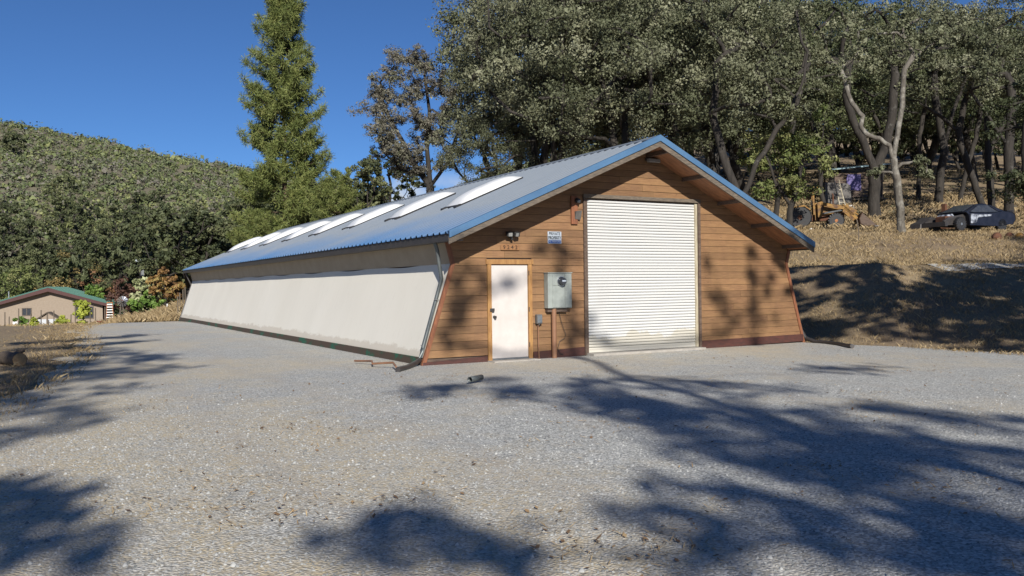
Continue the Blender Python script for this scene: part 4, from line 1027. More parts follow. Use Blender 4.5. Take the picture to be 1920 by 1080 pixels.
# trees along the foot of the hill and behind the neighbour's house
rs = np.random.RandomState(70)
G3 = 'dark oaks along the foot of the hill'; L3 = 'dark green oak in the belt along the foot of the hill'
foot = [(-30, 122), (10, 130), (50, 118), (95, 126), (140, 120), (185, 132), (225, 118), (262, 128), (300, 116), (338, 126), (372, 112), (410, 120), (445, 108), (480, 116), (392, 98), (430, 92), (345, 104), (250, 108), (520, 112), (560, 104), (600, 110), (640, 100), (680, 98), (700, 108), (735, 104), (20, 108), (-60, 116),
        (75, 148), (160, 155), (240, 150), (320, 148), (400, 140), (460, 138), (10, 160), (120, 175), (280, 172), (300, 98), (385, 94), (206, 106), (440, 97), (352, 90)]
for i, (px, D) in enumerate(foot):
    place_tree('valley_oak', (farA, farB, farC, farB)[i % 4] if i < 36 else farB, gp(px, D), rs.uniform(0, 6), rs.uniform(.82, 1.15) if i < 36 else 1.25, L3, G3)
def small_tree(seed, name, px, D, Ht, spread, leafmat, label, cat='tree', n=24, n_each=34, size=.22, low=.1, R0=.12):
    rs = np.random.RandomState(seed)
    tr = wig_trunk(rs, Ht*.3, k=4); cl, cr_ = ellipsoid_clumps(rs, n, (0, 0, Ht*.56), (spread, spread, Ht*.45), .2, (.12*Ht, .19*Ht), Ht*low)
    me = tree_meshes(seed, [tr], cl, cr_, R0, Ht*.1, MAT[leafmat], MAT['bark'], n_each, size, 5, 1, 5)
    place_tree(name, me, gp(px, D), 0, 1, label, None, cat)
small_tree(71, 'autumn_tree', 311, 74, 3.6, 1.5, 'autumn', 'orange autumn tree by the grassy mound')
small_tree(72, 'pale_shrub', 274, 76, 3.4, 1.3, 'pale', 'pale green leafy tree left of the orange autumn tree')
small_tree(73, 'green_shrub', 272, 66, 1.9, 1.3, 'fresh', 'fresh green shrub on the edge of the grassy mound', 'shrub')
small_tree(74, 'sapling', 154, 80, 3.0, .62, 'yellow', 'slender yellow-green sapling before the neighbour house window', n=16, R0=.05)
small_tree(75, 'rusty_tree', 180, 104, 6.6, 2.7, 'rusty', 'rust-brown autumn tree behind the green roof')
small_tree(76, 'maroon_tree', 240, 96, 5.6, 2.0, 'maroon_leaf', 'dark red-brown tree beside the rust-brown one')
small_tree(77, 'golden_oak', 130, 112, 9.5, 4.2, 'golden_oak', 'golden-brown oak above the green house roof', n=34)
small_tree(78, 'round_shrub', 168, 99, 4.4, 1.8, 'fresh', 'round dark green tree just over the green roof')
small_tree(79, 'left_pine_shrub', 18, 100, 8.5, 2.8, 'oak_green', 'bright green tree at the left edge behind the house', n=34)
small_tree(80, 'yard_shrub', 118, 79, 1.4, .6, 'yellow', 'small yellow-green bush beside the garden coop', 'shrub', n=12)
small_tree(81, 'yard_bush', 38, 80, 1.5, .9, 'fresh', 'green bush under the small house window', 'shrub', n=12)
small_tree(82, 'yard_bush', 62, 77, 1.2, .6, 'yellow', 'yellowish bush left of the garden coop', 'shrub', n=12)
small_tree(83, 'hill_tree', 30, 250, 7, 3.4, 'oak_dark', 'lone dark tree high on the left of the hill', n=20, size=.5)

# chaparral: one mass of bushes over the far hill
def chaparral():
    rs = np.random.RandomState(90); n = 9000
    v = 112+rs.uniform(0, 1, n)**.85*202; q = rs.uniform(-.72, .12, n)
    x = CAM[0]+fw[0]*v+rt[0]*q*v; y = CAM[1]+fw[1]*v+rt[1]*q*v
    kp = wob(x, y, .11, 2.)+.6*wob(x, y, .31, 1.)+rs.uniform(-.5, .5, n) > -.98; v, q = v[kp], q[kp]; n = len(v)
    x = CAM[0]+fw[0]*v+rt[0]*q*v; y = CAM[1]+fw[1]*v+rt[1]*q*v; z = H(x, y)
    r = (.45+rs.gamma(2.0, .42, n)).clip(.45, 3.2)
    ne = 26; c = np.stack([x, y, z+r*.45], -1)
    V, F, _ = leaf_cloud(rs, c, r, ne, .62, .7, .75, .35)
    t = np.clip(np.repeat(np.clip(rs.normal(.58, .24, n)+.22*wob(x, y, .06)-np.where(rs.uniform(0, 1, n) < .12, .45, 0), 0, 1), ne)+rs.normal(0, .09, n*ne), 0, 1)
    tag(link('chaparral', mesh_np('chaparral', V, F, MAT['chap'], False, [('tint', 'FACE', t)])), 'olive green chaparral brush covering the hill across the valley', 'brush', kind='stuff')
chaparral()

# oaks standing behind and beside the camera: they throw the shade on the yard, wall and bank
def unproj(px, py, axis=2, val=-.06):
    d = rt*(px-960)/FPX+fw+up*(540-py)/FPX; t = (val-CAM[axis])/d[axis]; return CAM+t*d
def cast(P, h):
    """point above height h whose sun shadow falls on P"""
    return P-SUN*((h-P[2])/(-SUN[2]))
def shade_line(rs, pts, hgt, step, r, jit=.25, axis=2, val=-.06):
    W = [unproj(a, b, axis, val) for a, b in pts]; out = []
    for a, b in zip(W[:-1], W[1:]):
        L = np.linalg.norm(b-a); k = max(1, int(L/step))
        for i in range(k+1):
            p = a+(b-a)*i/k+rs.normal(0, jit, 3)*np.array([1, 1, 0 if axis == 2 else 1])
            c = cast(p, rs.uniform(*hgt)); out.append((*c, rs.uniform(*r)))
    return out
def off_frame(c):
    d = np.array(c[:3])-CAM; v = d@fw; return v < .3 or abs(d@rt) > .72*v+.8 or (d@up) > .5*v+1
def shade_oak(name, base, lines, label, R0, n_each, seed, size=.10, fork=3.5, sub=5):
    cl = [c for c in lines if off_frame(c)]
    b = np.array([base[0], base[1], Hs(*base)])
    cl = np.array(cl); loc = cl[:, :3]-b
    top = loc[:, :3].mean(0); rs = np.random.RandomState(seed)
    q = np.linspace(0, 1, 7)[:, None]; tr = q*np.array([top[0]*.35, top[1]*.35, top[2]*.66])+np.concatenate([np.zeros((1, 3)), rs.normal(0, .12, (6, 3))])
    tr[0, 2] = -.3
    me = tree_meshes(seed, [tr], loc, cl[:, 3], R0, fork, MAT['oak'], MAT['bark'], n_each, size, sub, 3, 5, fine=(.10, .24))
    e = empty(name, b, 0, label, 'tree'); link('trunk', me[0], e); link('crown', me[1], e)
rs = np.random.RandomState(101)
S1 = []
for pts in [[(715, 745), (860, 722), (960, 735), (1060, 752)], [(1040, 745), (1150, 765), (1300, 785)], [(1090, 715), (1200, 740), (1320, 765)], [(1290, 780), (1420, 805), (1560, 835), (1700, 850)],
            [(1180, 712), (1300, 716), (1440, 732)], [(1540, 690), (1640, 688)], [(1350, 845), (1500, 875), (1650, 880)], [(1050, 770), (1180, 790)], [(1560, 757), (1750, 772), (1915, 795)], [(1180, 760), (1330, 815), (1480, 845), (1640, 890)], [(1650, 850), (1800, 880), (1930, 925)], [(1400, 765), (1560, 795), (1720, 812)], [(1560, 815), (1720, 830), (1910, 868)]]:
    S1 += shade_line(rs, pts, (13.0, 17.0), .46, (.45, .75), .3)
shade_oak('yard_oak', (-9.0, -38.0), S1, 'tall oak behind the viewer shading the gravel before the roll-up door', .085, 34, 102, .085, sub=16)
S2 = []
for pts in [[(1280, 905), (1420, 930), (1560, 960), (1700, 1000), (1900, 1040)], [(1330, 850), (1450, 880), (1600, 905)], [(1480, 1010), (1650, 1045), (1850, 1075)], [(1180, 940), (1300, 985), (1400, 1050)], [(1700, 925), (1850, 960), (1950, 990)], [(1500, 935), (1700, 965), (1900, 1012)], [(1600, 1005), (1800, 1035), (1930, 1062)], [(1350, 990), (1500, 1000), (1650, 1025)], [(1400, 905), (1520, 915)], [(700, 1010), (800, 1040)], [(1750, 1000), (1900, 1075)], [(640, 960), (760, 975), (880, 1000)], [(830, 960), (880, 1030), (900, 1075)]]:
    S2 += shade_line(rs, pts, (10.0, 13.0), .34, (.32, .52), .2)
shade_oak('near_oak', (-10.5, -34.0), S2, 'oak behind the viewer throwing dappled shade on the near gravel', .075, 26, 103, .07, sub=16)
S3 = []
for pts in [[(10, 690), (120, 688), (290, 668)], [(10, 715), (140, 700), (300, 690)], [(20, 740), (110, 735), (220, 722)], [(60, 700), (180, 680), (270, 676)], [(5, 645), (120, 640), (260, 628)], [(10, 765), (90, 772), (160, 770)], [(0, 815), (40, 818)], [(10, 655), (130, 652), (240, 640)], [(20, 672), (150, 668), (230, 655)], [(10, 702), (100, 706), (230, 700)], [(10, 728), (90, 722), (180, 716)], [(30, 680), (110, 676)]]:
    S3 += shade_line(rs, pts, (15.0, 19.0), .55, (.6, .95), .35)
shade_oak('west_oak', (-20.0, -28.0), S3, 'oak left of the viewer shading the straw edge of the yard', .09, 46, 104, .09, sub=16)
S4 = []
for pts in [[(0, 905), (60, 930), (110, 960)], [(0, 960), (70, 990), (150, 1010)], [(0, 1030), (60, 1045), (90, 1070)], [(0, 935), (100, 945)]]:
    S4 += shade_line(rs, pts, (10.0, 13.0), .3, (.28, .45), .15)
shade_oak('corner_oak', (-17.0, -31.0), S4, 'small oak left of the viewer shading the lower left gravel', .07, 34, 105, .075, sub=16)
S5 = []
for pts, r in [([(860, 520), (868, 560), (850, 600), (862, 650)], (.28, .4)), ([(1045, 470), (1070, 482)], (.3, .4)), ([(940, 530), (955, 545)], (.14, .2)), ([(1020, 470), (1050, 500)], (.25, .35)), ([(1330, 505), (1345, 560), (1365, 625)], (.26, .40)),
               ([(1400, 470), (1412, 520), (1408, 580), (1415, 640)], (.28, .42)), ([(1060, 560), (1075, 640)], (.25, .35)), ([(1440, 520), (1452, 600)], (.14, .2)), ([(1110, 590), (1120, 640)], (.18, .26)), ([(885, 500), (900, 530)], (.2, .3))]:
    S5 += shade_line(rs, pts, (15.5, 18.5), .42, r, .07, 1, 0.)
shade_oak('tall_oak', (-9.5, -33.0), S5, 'tall oak far behind the viewer speckling the cedar wall with shade', .12, 46, 106, .10, 6.5, sub=9)
S6 = []
for x in np.arange(10.6, 23.0, .6):
    for y in np.arange(-5.6, 6.0 if x < 14.2 else .7, .8):
        xx = x+rs.uniform(-.3, .3); yy = y+rs.uniform(-.4, .4)
        gap = (abs(xx-11.1-.5*(yy+1)) < .4 and yy > -2.5) or rs.uniform() < .03 or (yy < -3.5 and xx < 12.0 and rs.uniform() < .6)
        if gap or xx < 10.4: continue
        c = cast(np.array([xx, yy, Hs(xx, yy)]), rs.uniform(10.5, 14.0)); S6.append((*c, rs.uniform(.75, 1.0)))
shade_oak('bank_side_oak', (5.5, -19.5), S6, 'tall oak right of the viewer shading the cut bank beside the shed', .16, 40, 107, .17, 4.5, sub=13)
for i, (x, y, v, rz, sc, lab) in enumerate([(11.8, -12.4, 2, .4, .74, 'dense oak right of the yard shading the foot of the bank'), (16.2, -11.6, 0, 2.0, .80, 'dense oak right of the yard shading the middle of the bank'), (20.8, -11.0, 2, 3.7, .82, 'dense oak right of the yard shading the far end of the bank'), (26.0, -10.0, 0, 5.0, .85, 'large oak at the far right corner of the yard')]):
    place_tree('bank_oak', (oakA, oakB, oakC, oakD)[v], (x, y, Hs(x, y)), rz, sc, lab)
# ------------------------------------------------------------------ neighbour's place across the yard
hb = gp(92, 92); HZ = -2.25
HS = empty('neighbour_house', (hb[0], hb[1], HZ), math.radians(-10), 'tan stucco house with green metal roof beyond the gravel yard', 'house')
w = 5.2; ez = 2.62; rz_ = 4.25; dp = 12.0
MB().prism([(-w, 0, -1), (w, 0, -1), (w, 0, ez), (0, 0, rz_-.05), (-w, 0, ez)], (0, dp, 0)).build('wall', MAT['tan_stucco'], HS)
rf = MB(); sl_ = (rz_-ez)/w; ov = 1.15
for s in (-1, 1):
    rf.hexa([(0, -.7, rz_), (s*(w+ov), -.7, rz_-(w+ov)*sl_), (s*(w+ov), dp+.6, rz_-(w+ov)*sl_), (0, dp+.6, rz_), (0, -.7, rz_+.09), (s*(w+ov), -.7, rz_+.09-(w+ov)*sl_), (s*(w+ov), dp+.6, rz_+.09-(w+ov)*sl_), (0, dp+.6, rz_+.09)])
RF = rf.build('roof', MAT['green_roof'], HS)
rb = MB()
for s in (-1, 1):
    for k in range(22):
        yy = -.6+k*.6; rb.bar((s*.05, yy, rz_+.10), (s*(w+ov), yy, rz_+.10-(w+ov)*sl_), .05, .05)
rb.build('roof_rib', MAT['green_roof'], RF)
for s in (-1, 1):
    MB().hexa([(0, -.72, rz_-.42), (s*(w+ov), -.72, rz_-.30-(w+ov)*sl_), (s*(w+ov), -.62, rz_-.30-(w+ov)*sl_), (0, -.62, rz_-.42), (0, -.72, rz_-.005), (s*(w+ov), -.72, rz_-.005-(w+ov)*sl_), (s*(w+ov), -.62, rz_-.005-(w+ov)*sl_), (0, -.62, rz_-.005)]).build('barge_board', MAT['maroon'], RF)
for (x0, x1, z0, z1) in ((-2.55, -1.75, 1.35, 2.05), (2.6, 4.25, .9, 2.1)):
    f = MB(); f.box(x0-.07, x1+.07, -.06, 0, z0-.07, z0); f.box(x0-.07, x1+.07, -.06, 0, z1, z1+.07); f.box(x0-.07, x0, -.06, 0, z0, z1); f.box(x1, x1+.07, -.06, 0, z0, z1); f.box((x0+x1)/2-.03, (x0+x1)/2+.03, -.05, 0, z0, z1)
    W_ = f.build('window', MAT['grey_wood'], HS); MB().box(x0, x1, -.025, -.005, z0, z1).build('pane', MAT['glass'], W_)
MB().box(-3.4, -2.6, -.45, -.02, .0, .7).build('air_conditioner', MAT['white_paint'], HS)
MB().tube([(-4.4, 3, 2.4), (-4.4, 3, 3.9)], .07, 8).build('vent_pipe', MAT['grey_metal'], HS)
pc = MB()
for xx in (w+.15, w+1.0): pc.box(xx, xx+.12, .2, .32, -1, ez-.3)
pc.build('porch_post', MAT['grey_wood'], HS)
# porch shade panel
MB().box(w+.05, w+.12, .5, 6, -1, ez-.4).build('porch_wall', MAT['maroon'], HS)
# step ladder
lb = gp(205, 88)
LD = empty('step_ladder', (lb[0], lb[1], -1.95), math.radians(-6), 'white and orange step ladder standing beside the green-roofed house', 'ladder')
for s in (-1, 1):
    MB().bar((s*.36, 0, -.2), (s*.24, .35, 2.28), .06, .04).build('rail', MAT['orange_paint'], LD)
    MB().bar((s*.40, .95, -.2), (s*.26, .42, 2.25), .04, .04).build('rear_rail', MAT['orange_paint'], LD)
for k in range(8):
    t = (k+1)/8.6; zz = 2.28*t; MB().box(-.36+.12*t, .36-.12*t, .35*t-.06, .35*t+.06, zz-.055, zz+.055).build('step', MAT['white_paint'], LD)
MB().box(-.28, .28, .25, .5, 2.27, 2.36).build('top_cap', MAT['orange_paint'], LD)
# ornamental windmill
wb = gp(228, 90)
WM = empty('garden_windmill', (wb[0], wb[1], -2.1), math.radians(10), 'small ornamental farm windmill right of the step ladder', 'windmill')
for a in range(4):
    x, y = .55*math.cos(a*1.571+.785), .55*math.sin(a*1.571+.785)
    MB().bar((x, y, -.2), (x*.15, y*.15, 2.35), .06, .06).build('leg', MAT['grey_wood'], WM)
for zz, r in ((.7, .42), (1.5, .25)):
    m = MB()
    for a in range(4):
        p = [(r*math.cos((a+k)*1.571+.785), r*math.sin((a+k)*1.571+.785), zz+.2*k) for k in (0, 1)]; m.bar(p[0], p[1], .04, .04)
    m.build('brace', MAT['grey_wood'], WM)
FAN = MB().lathe((0, -.25, 2.55), (0, -1, 0), [(.06, 0), (.06, .08)], 8).build('hub', MAT['grey_metal'], WM)
for k in range(12):
    a = k*math.pi/6; c, s_ = math.cos(a), math.sin(a); t = .5*math.pi/6
    p = [(.12*c, -.3, 2.55+.12*s_), (.56*math.cos(a-t*.75), -.33, 2.55+.56*math.sin(a-t*.75)), (.56*math.cos(a+t*.75), -.27, 2.55+.56*math.sin(a+t*.75))]
    MB().prism(p, (0, .012, 0)).build('blade', MAT['silver'], FAN)
MB().prism([(-.02, .1, 2.5), (-.02, .9, 2.35), (-.02, .9, 2.8), (-.02, .1, 2.6)], (.03, 0, 0)).build('tail_vane', MAT['grey_metal'], WM)
# hammock-like green canopy
cb_ = gp(224, 96)
CN = empty('green_canopy', (cb_[0], cb_[1], -2.2), 0, 'sagging green canopy strung behind the windmill', 'canopy')
V = []; nx, ny = 16, 6
for i in range(nx+1):
    for j in range(ny+1):
        x = -1.6+3.2*i/nx; y = -1+2*j/ny; V.append((x, y, 1.15+.75*abs(x/1.6)**2+.1*(y*y)))
F = [(i*(ny+1)+j, (i+1)*(ny+1)+j, (i+1)*(ny+1)+j+1, i*(ny+1)+j+1) for i in range(nx) for j in range(ny)]
co = link('cloth', mesh_np('cloth', V, F, MAT['green_roof'], True), CN); co.modifiers.new('t', 'SOLIDIFY').thickness = .02
for x in (-1.6, 1.6): MB().tube([(x, 0, -.2), (x, 0, 2.0)], .04, 6).build('post', MAT['dark_metal'], CN)
# white parked car far off, mostly hidden
vb = gp(243, 100)
VC = empty('white_car', (vb[0], vb[1], -2.6), math.radians(80), 'white car parked behind the windmill', 'car')
def car_body(prof, wdt, mat, par, name='body'):
    m = MB(); n = len(prof); vs = []
    for s, k in ((-1, .86), (-1, 1), (1, 1), (1, .86)):
        for (x, zz) in prof:
            yy = s*wdt/2*(k if zz > .75 else (1 if k == 1 else .97)); vs.append((x, yy*(1 if zz < .8 else .93), zz))
    m.add(vs, [(r*n+i, r*n+(i+1) % n, (r+1)*n+(i+1) % n, (r+1)*n+i) for r in range(3) for i in range(n)]+[tuple(range(n)), tuple(range(3*n, 4*n))[::-1]])
    return m.build(name, mat, par, True)
car_body([(-2.2, .3), (2.2, .3), (2.25, .7), (1.2, .95), (.5, 1.45), (-1.0, 1.5), (-2.0, .95), (-2.25, .85)], 1.75, MAT['white_paint'], VC)
for x in (-1.4, 1.4):
    for y in (-.8, .8): MB().lathe((x, y-.1, .32), (0, 1, 0), [(.32, 0), (.32, .2)], 14).build('wheel', MAT['black'], VC)
MB().prism([(.45, -.80, 1.0), (.3, -.78, 1.36), (-.9, -.78, 1.38), (-1.3, -.80, 1.0)], (0, -.03, 0)).build('side_window', MAT['glass'], VC)
# red machine by the ladder
rb_ = gp(190, 87)
RM = empty('red_garden_cart', (rb_[0], rb_[1], -2.1), 0, 'red garden cart at the foot of the step ladder', 'cart')
MB().hexa([(-.35, -.3, .3), (.35, -.3, .3), (.35, .3, .3), (-.35, .3, .3), (-.5, -.4, .62), (.5, -.4, .62), (.5, .4, .62), (-.5, .4, .62)]).build('tub', MAT['red_paint'], RM)
for x in (-.4, .4): MB().lathe((x, -.05, .2), (1, 0, 0), [(.2, 0), (.2, .08)], 12).build('wheel', MAT['black'], RM)
MB().tube([(.4, 0, .5), (.8, 0, .9)], .03, 6).build('handle', MAT['red_paint'], RM)
bb = gp(213, 90); BR = empty('red_barrel', (bb[0], bb[1], -2.2), 0, 'red barrel between step ladder and windmill', 'barrel')
MB().lathe((0, 0, -.1), (0, 0, 1), [(.3, 0), (.33, .3), (.33, .8), (.3, 1.15)], 16).build('drum', MAT['red_paint'], BR, True); MB().lathe((0, 0, 1.052), (0, 0, 1), [(.28, 0), (.28, .02)], 16).build('lid', MAT['maroon'], BR)
# garden coop (little gabled frame with mesh windows)
cp = gp(88, 80)
CO = empty('garden_coop', (cp[0], cp[1], -2.1), math.radians(-14), 'small gabled garden coop with pale panels in front of the house', 'coop')
for x in (-.85, .85):
    for y in (0, 1.3): MB().box(x-.05, x+.05, y-.05, y+.05, -.4, 1.15).build('post', MAT['grey_wood'], CO)
    MB().bar((x*1.118, -.02, 1.08), (0, -.02, 1.72), .07, .07).build('rafter', MAT['grey_wood'], CO)
MB().box(-.05, .05, -.07, .03, -.4, 1.6).build('post', MAT['grey_wood'], CO); MB().box(-.8, .8, -.03, .03, .42, .5).build('rail', MAT['grey_wood'], CO)
for s in (-1, 1):
    MB().hexa([(0, -.1, 1.74), (s*1.05, -.1, 1.05), (s*1.05, 1.5, 1.05), (0, 1.5, 1.74), (0, -.1, 1.78), (s*1.05, -.1, 1.09), (s*1.05, 1.5, 1.09), (0, 1.5, 1.78)]).build('roof_panel', MAT['grey_wood'], CO)
for x in (-.8, .08):
    MB().box(x, x+.7, .0, .02, .5, 1.1).build('window_panel', pmat('pale_coop_panel', (.52, .54, .56), (.42, .44, .46), .5, bstr=0), CO); MB().box(x, x+.7, .0, .02, -.35, .42).build('lower_panel', MAT['tan_stucco'], CO)
MB().box(.83, .86, .05, 1.28, -.4, 1.1).build('side_panel', MAT['dark_wood'], CO)
# wire garden fence: posts one by one
ORD = ['first', 'second', 'third', 'fourth', 'fifth', 'sixth', 'seventh', 'eighth', 'ninth', 'tenth', 'eleventh']
for i, px in enumerate([8, 16, 34, 57, 76, 100, 132, 140, 168, 178, 196]):
    b = gp(px, 77+i*.3); h = (1.9, 1.5, 2.2, 1.7, 2.0)[i % 5]
    e = MB().tube([(0, 0, -.3), (.02, 0, h)], .045, 6).build('fence_post', MAT['grey_wood']); e.location = b
    tag(e, 'thin weathered fence post before the house, %s from the left in its row' % ORD[i], 'post', 'garden fence posts in front of the house')
for i, px in enumerate([333, 337, 343, 347]):
    b = gp(px, 58+i*1.5); e = MB().tube([(0, 0, -.3), (0, 0, 1.3)], .04, 6).build('mound_fence_post', MAT['grey_wood']); e.location = b
    tag(e, 'thin fence post on the mound by the far shed corner, %s from the left' % ORD[i], 'post', 'fence posts on the grassy mound')
b = gp(313, 62); e = MB().box(-.04, .04, -.04, .04, -.3, .55).build('marker_stake', MAT['white_paint']); e.location = b; tag(e, 'short white stake on the mound under the orange tree', 'stake')
# pole with lamp / weather instruments in front of the hill
qb = gp(264, 92)
PL = empty('instrument_pole', (qb[0], qb[1], -2.5), 0, 'dark pole topped with white instruments rising before the hill oaks', 'pole')
MB().tube([(0, 0, -.3), (0, 0, 7.2)], .09, 8).build('mast', MAT['dark_metal'], PL)
MB().bar((-.45, 0, 7.2), (.45, 0, 7.25), .07, .07).build('cross_arm', MAT['grey_metal'], PL)
for x in (-.42, .0, .38): MB().lathe((x, 0, 7.22), (0, 0, 1), [(.06, 0), (.08, .06), (.05, .15), (.02, .18)], 10).build('instrument', MAT['sign_white'], PL, True)
MB().box(.05, .32, -.2, .0, 5.6, 6.3).build('junction_box', MAT['grey_metal'], PL)
# log at left edge
lg = (-9.35, 4.6)
LG = empty('cut_log', (-9.02, 5.75, Hs(-9.02, 5.75)), .35, 'cut log lying in the straw at the left edge of the yard', 'log')
rs = np.random.RandomState(5); P = [(0.0, -.55+.28*k, .24+.01*math.sin(k*2)) for k in range(7)]
MB().tube(P, [.25, .25, .245, .24, .235, .24, .235], 14).build('bark', MAT['log_bark'], LG, True)
MB().lathe((0, -.553, .24), (0, -1, 0), [(.235, 0), (.23, .006)], 14).build('sawn_face', MAT['log_end'], LG)
MB().tube([(.1, .3, .36), (.28, .35, .46), (.42, .2, .50)], [.09, .08, .06], 9).build('branch_stub', MAT['log_bark'], LG, True)

LG.scale = (.62, .62, .62)
# ------------------------------------------------------------------ junk on the slope
# yellow loader tractor, nose to the right
def wheel(par, x, y, r, wd, rim, name='wheel'):
    m = MB().lathe((x, y-wd/2, r), (0, 1, 0), [(r*.55, 0), (r*.9, 0), (r, wd*.18), (r, wd*.82), (r*.9, wd), (r*.55, wd)], 22); W_ = m.build(name, MAT['black'], par, True)
    lg_ = MB()
    for k in range(18):
        a = k*math.pi/9; lg_.bar((x+r*1.0*math.cos(a), y-wd*.45, r+r*1.0*math.sin(a)), (x+r*1.0*math.cos(a+.15), y+wd*.45, r+r*1.0*math.sin(a+.15)), .05, .05)
    lg_.build('tread', MAT['black'], W_)
    MB().lathe((x, y-wd/2-.005, r), (0, 1, 0), [(.06, 0), (r*.2, .0), (r*.25, .06), (r*.5, .05), (r*.57, .0), (r*.57, wd*.9)], 18).build('rim', rim, W_, True)
tb = gp(1546, 49.5)
TR = empty('loader_tractor', tb, math.atan2(rt[1], rt[0])+math.radians(-16), 'rusty yellow loader tractor with front bucket on the slope', 'tractor')
wheel(TR, -1.35, -.75, .66, .42, MAT['rust']); wheel(TR, -1.35, .75, .66, .42, MAT['rust'])
wheel(TR, .62, -.72, .42, .26, MAT['orange_paint']); wheel(TR, .62, .72, .42, .26, MAT['orange_paint'])
MB().box(-1.6, 1.1, -.22, .22, .45, .82).build('chassis', MAT['rust'], TR, bevel=.02)
MB().prism([(-.35, -.36, .82), (.98, -.36, .82), (1.04, -.36, 1.12), (.92, -.36, 1.34), (-.35, -.36, 1.42)], (0, .72, 0)).build('bonnet', MAT['yellow_paint'], TR, bevel=.03)
MB().box(.99, 1.07, -.3, .3, .7, 1.2).build('grille', MAT['rust'], TR)
MB().box(-.5, -.38, -.45, .45, .5, 1.5).build('cowl', MAT['yellow_paint'], TR)
MB().box(-1.25, -.75, -.3, .3, .85, 1.0).build('seat', MAT['black'], TR, bevel=.04); MB().box(-1.35, -1.22, -.3, .3, .95, 1.4).build('seat_back', MAT['black'], TR, bevel=.04)
MB().tube([(-.42, 0, 1.3), (-.62, 0, 1.48)], .03, 6).build('steering_column', MAT['dark_metal'], TR)
MB().tube([(-.66+.0, .2*math.cos(k*.628), 1.5+.2*math.sin(k*.628)) for k in range(10)], .018, 5, closed=True).build('steering_wheel', MAT['black'], TR)
for x, y in ((-1.75, -.6), (-1.75, .6), (-.55, -.6), (-.55, .6)):
    MB().bar((x, y, .8), (x+(.08 if x < -1 else -.05), y, 2.28), .09, .09).build('canopy_post', MAT['yellow_paint'], TR)
MB().box(-1.95, -.35, -.72, .72, 2.28, 2.40).build('canopy_roof', MAT['yellow_paint'], TR, bevel=.03)
for s in (-1, 1):
    MB().prism([(-.35, s*.56, .65), (-.15, s*.56, .65), (.02, s*.56, 1.45), (-.12, s*.56, 1.55), (-.38, s*.56, 1.5)], (0, s*.12, 0)).build('loader_tower', MAT['yellow_paint'], TR)
    MB().bar((-.15, s*.68, 1.42), (1.1, s*.68, 1.12), .10, .17).build('loader_arm', MAT['yellow_paint'], TR)
    MB().bar((1.08, s*.68, 1.16), (1.85, s*.68, .38), .10, .16).build('loader_arm', MAT['yellow_paint'], TR)
    MB().tube([(-.1, s*.60, .85), (.95, s*.60, 1.02)], .05, 8).build('hydraulic_ram', MAT['grey_metal'], TR); MB().tube([(1.0, s*.60, 1.32), (1.8, s*.60, .72)], .045, 8).build('hydraulic_ram', MAT['yellow_paint'], TR)
    MB().prism([(.95, s*.70, .9), (1.55, s*.70, .7), (1.75, s*.70, .95), (1.15, s*.70, 1.35)], (0, s*.03, 0)).build('linkage_plate', MAT['yellow_paint'], TR)
bk_ = MB(); prof = [(2.75, .06), (2.1, .04), (1.86, .2), (1.80, .5), (1.95, .82)]; vs = []
for y in (-1.05, 1.05):
    for (x, zz) in prof: vs.append((x, y, zz))
n = len(prof); bk_.add(vs, [(i, i+1, n+i+1, n+i) for i in range(n-1)])
BKT = bk_.build('bucket', MAT['rust'], TR); BKT.modifiers.new('t', 'SOLIDIFY').thickness = .04
for y in (-1.05, 1.01): MB().prism([(2.75, y, .06), (2.1, y, .04), (1.86, y, .2), (1.80, y, .5), (1.95, y, .82)], (0, .04, 0)).build('bucket_cheek', MAT['dark_wood'], BKT)
MB().box(2.6, 2.82, -1.05, 1.05, .03, .055).build('cutting_edge', MAT['grey_metal'], BKT)
MB().tube([(.5, -.2, 1.38), (.5, -.2, 1.95), (.44, -.2, 2.02)], .045, 8).build('exhaust_stack', MAT['rust'], TR)
MB().prism([(-1.95, -.98, .95), (-1.75, -.98, 1.28), (-1.1, -.98, 1.36), (-.75, -.98, 1.1), (-.8, -.98, 1.05), (-1.1, -.98, 1.28), (-1.7, -.98, 1.2), (-1.88, -.98, .93)], (0, .45, 0)).build('mudguard', MAT['yellow_paint'], TR)
# wrecked car, nose to the left
cb2 = gp(1815, 42)
CR = empty('wrecked_car', cb2, math.atan2(rt[1], rt[0])+math.radians(21), 'wrecked dark blue coupe with its nose stripped, sitting in dry grass', 'car')
cab = [(-.80, .26), (1.1, .24), (2.05, .36), (2.22, .56), (2.20, .80), (2.02, .93), (1.55, .97), (.72, 1.27), (.25, 1.34), (-.15, 1.30), (-1.05, .88), (-.9, .78)]
m = MB(); n = len(cab); vs = []
for yy, k in ((-.84, 0), (-.86, 1), (.86, 1), (.84, 0)):
    for (x, zz) in cab:
        ins = .22*max(0, (zz-.93)/.35); vs.append((x, yy*(1-ins), zz))
m.add(vs, [(r*n+i, r*n+(i+1) % n, (r+1)*n+(i+1) % n, (r+1)*n+i) for r in range(3) for i in range(n)]+[tuple(range(n)), tuple(range(3*n, 4*n))[::-1]])
BD = m.build('body', MAT['car_paint'], CR, True)
MB().prism([(-.80, -.865, .90), (-.15, -.735, 1.22), (.45, -.735, 1.25), (1.0, -.80, 1.02), (1.0, -.865, .92), (-.6, -.87, .88)], (0, -.012, 0)).build('side_window', MAT['glass'], BD)
MB().prism([(-1.0, -.62, .92), (-.2, -.55, 1.285), (-.2, .55, 1.285), (-1.0, .62, .92)], (-.02, 0, .02)).build('windscreen', MAT['glass'], BD)
MB().prism([(.78, -.55, 1.25), (1.5, -.65, .99), (1.5, .65, .99), (.78, .55, 1.25)], (.02, 0, .02)).build('rear_window', MAT['glass'], BD)
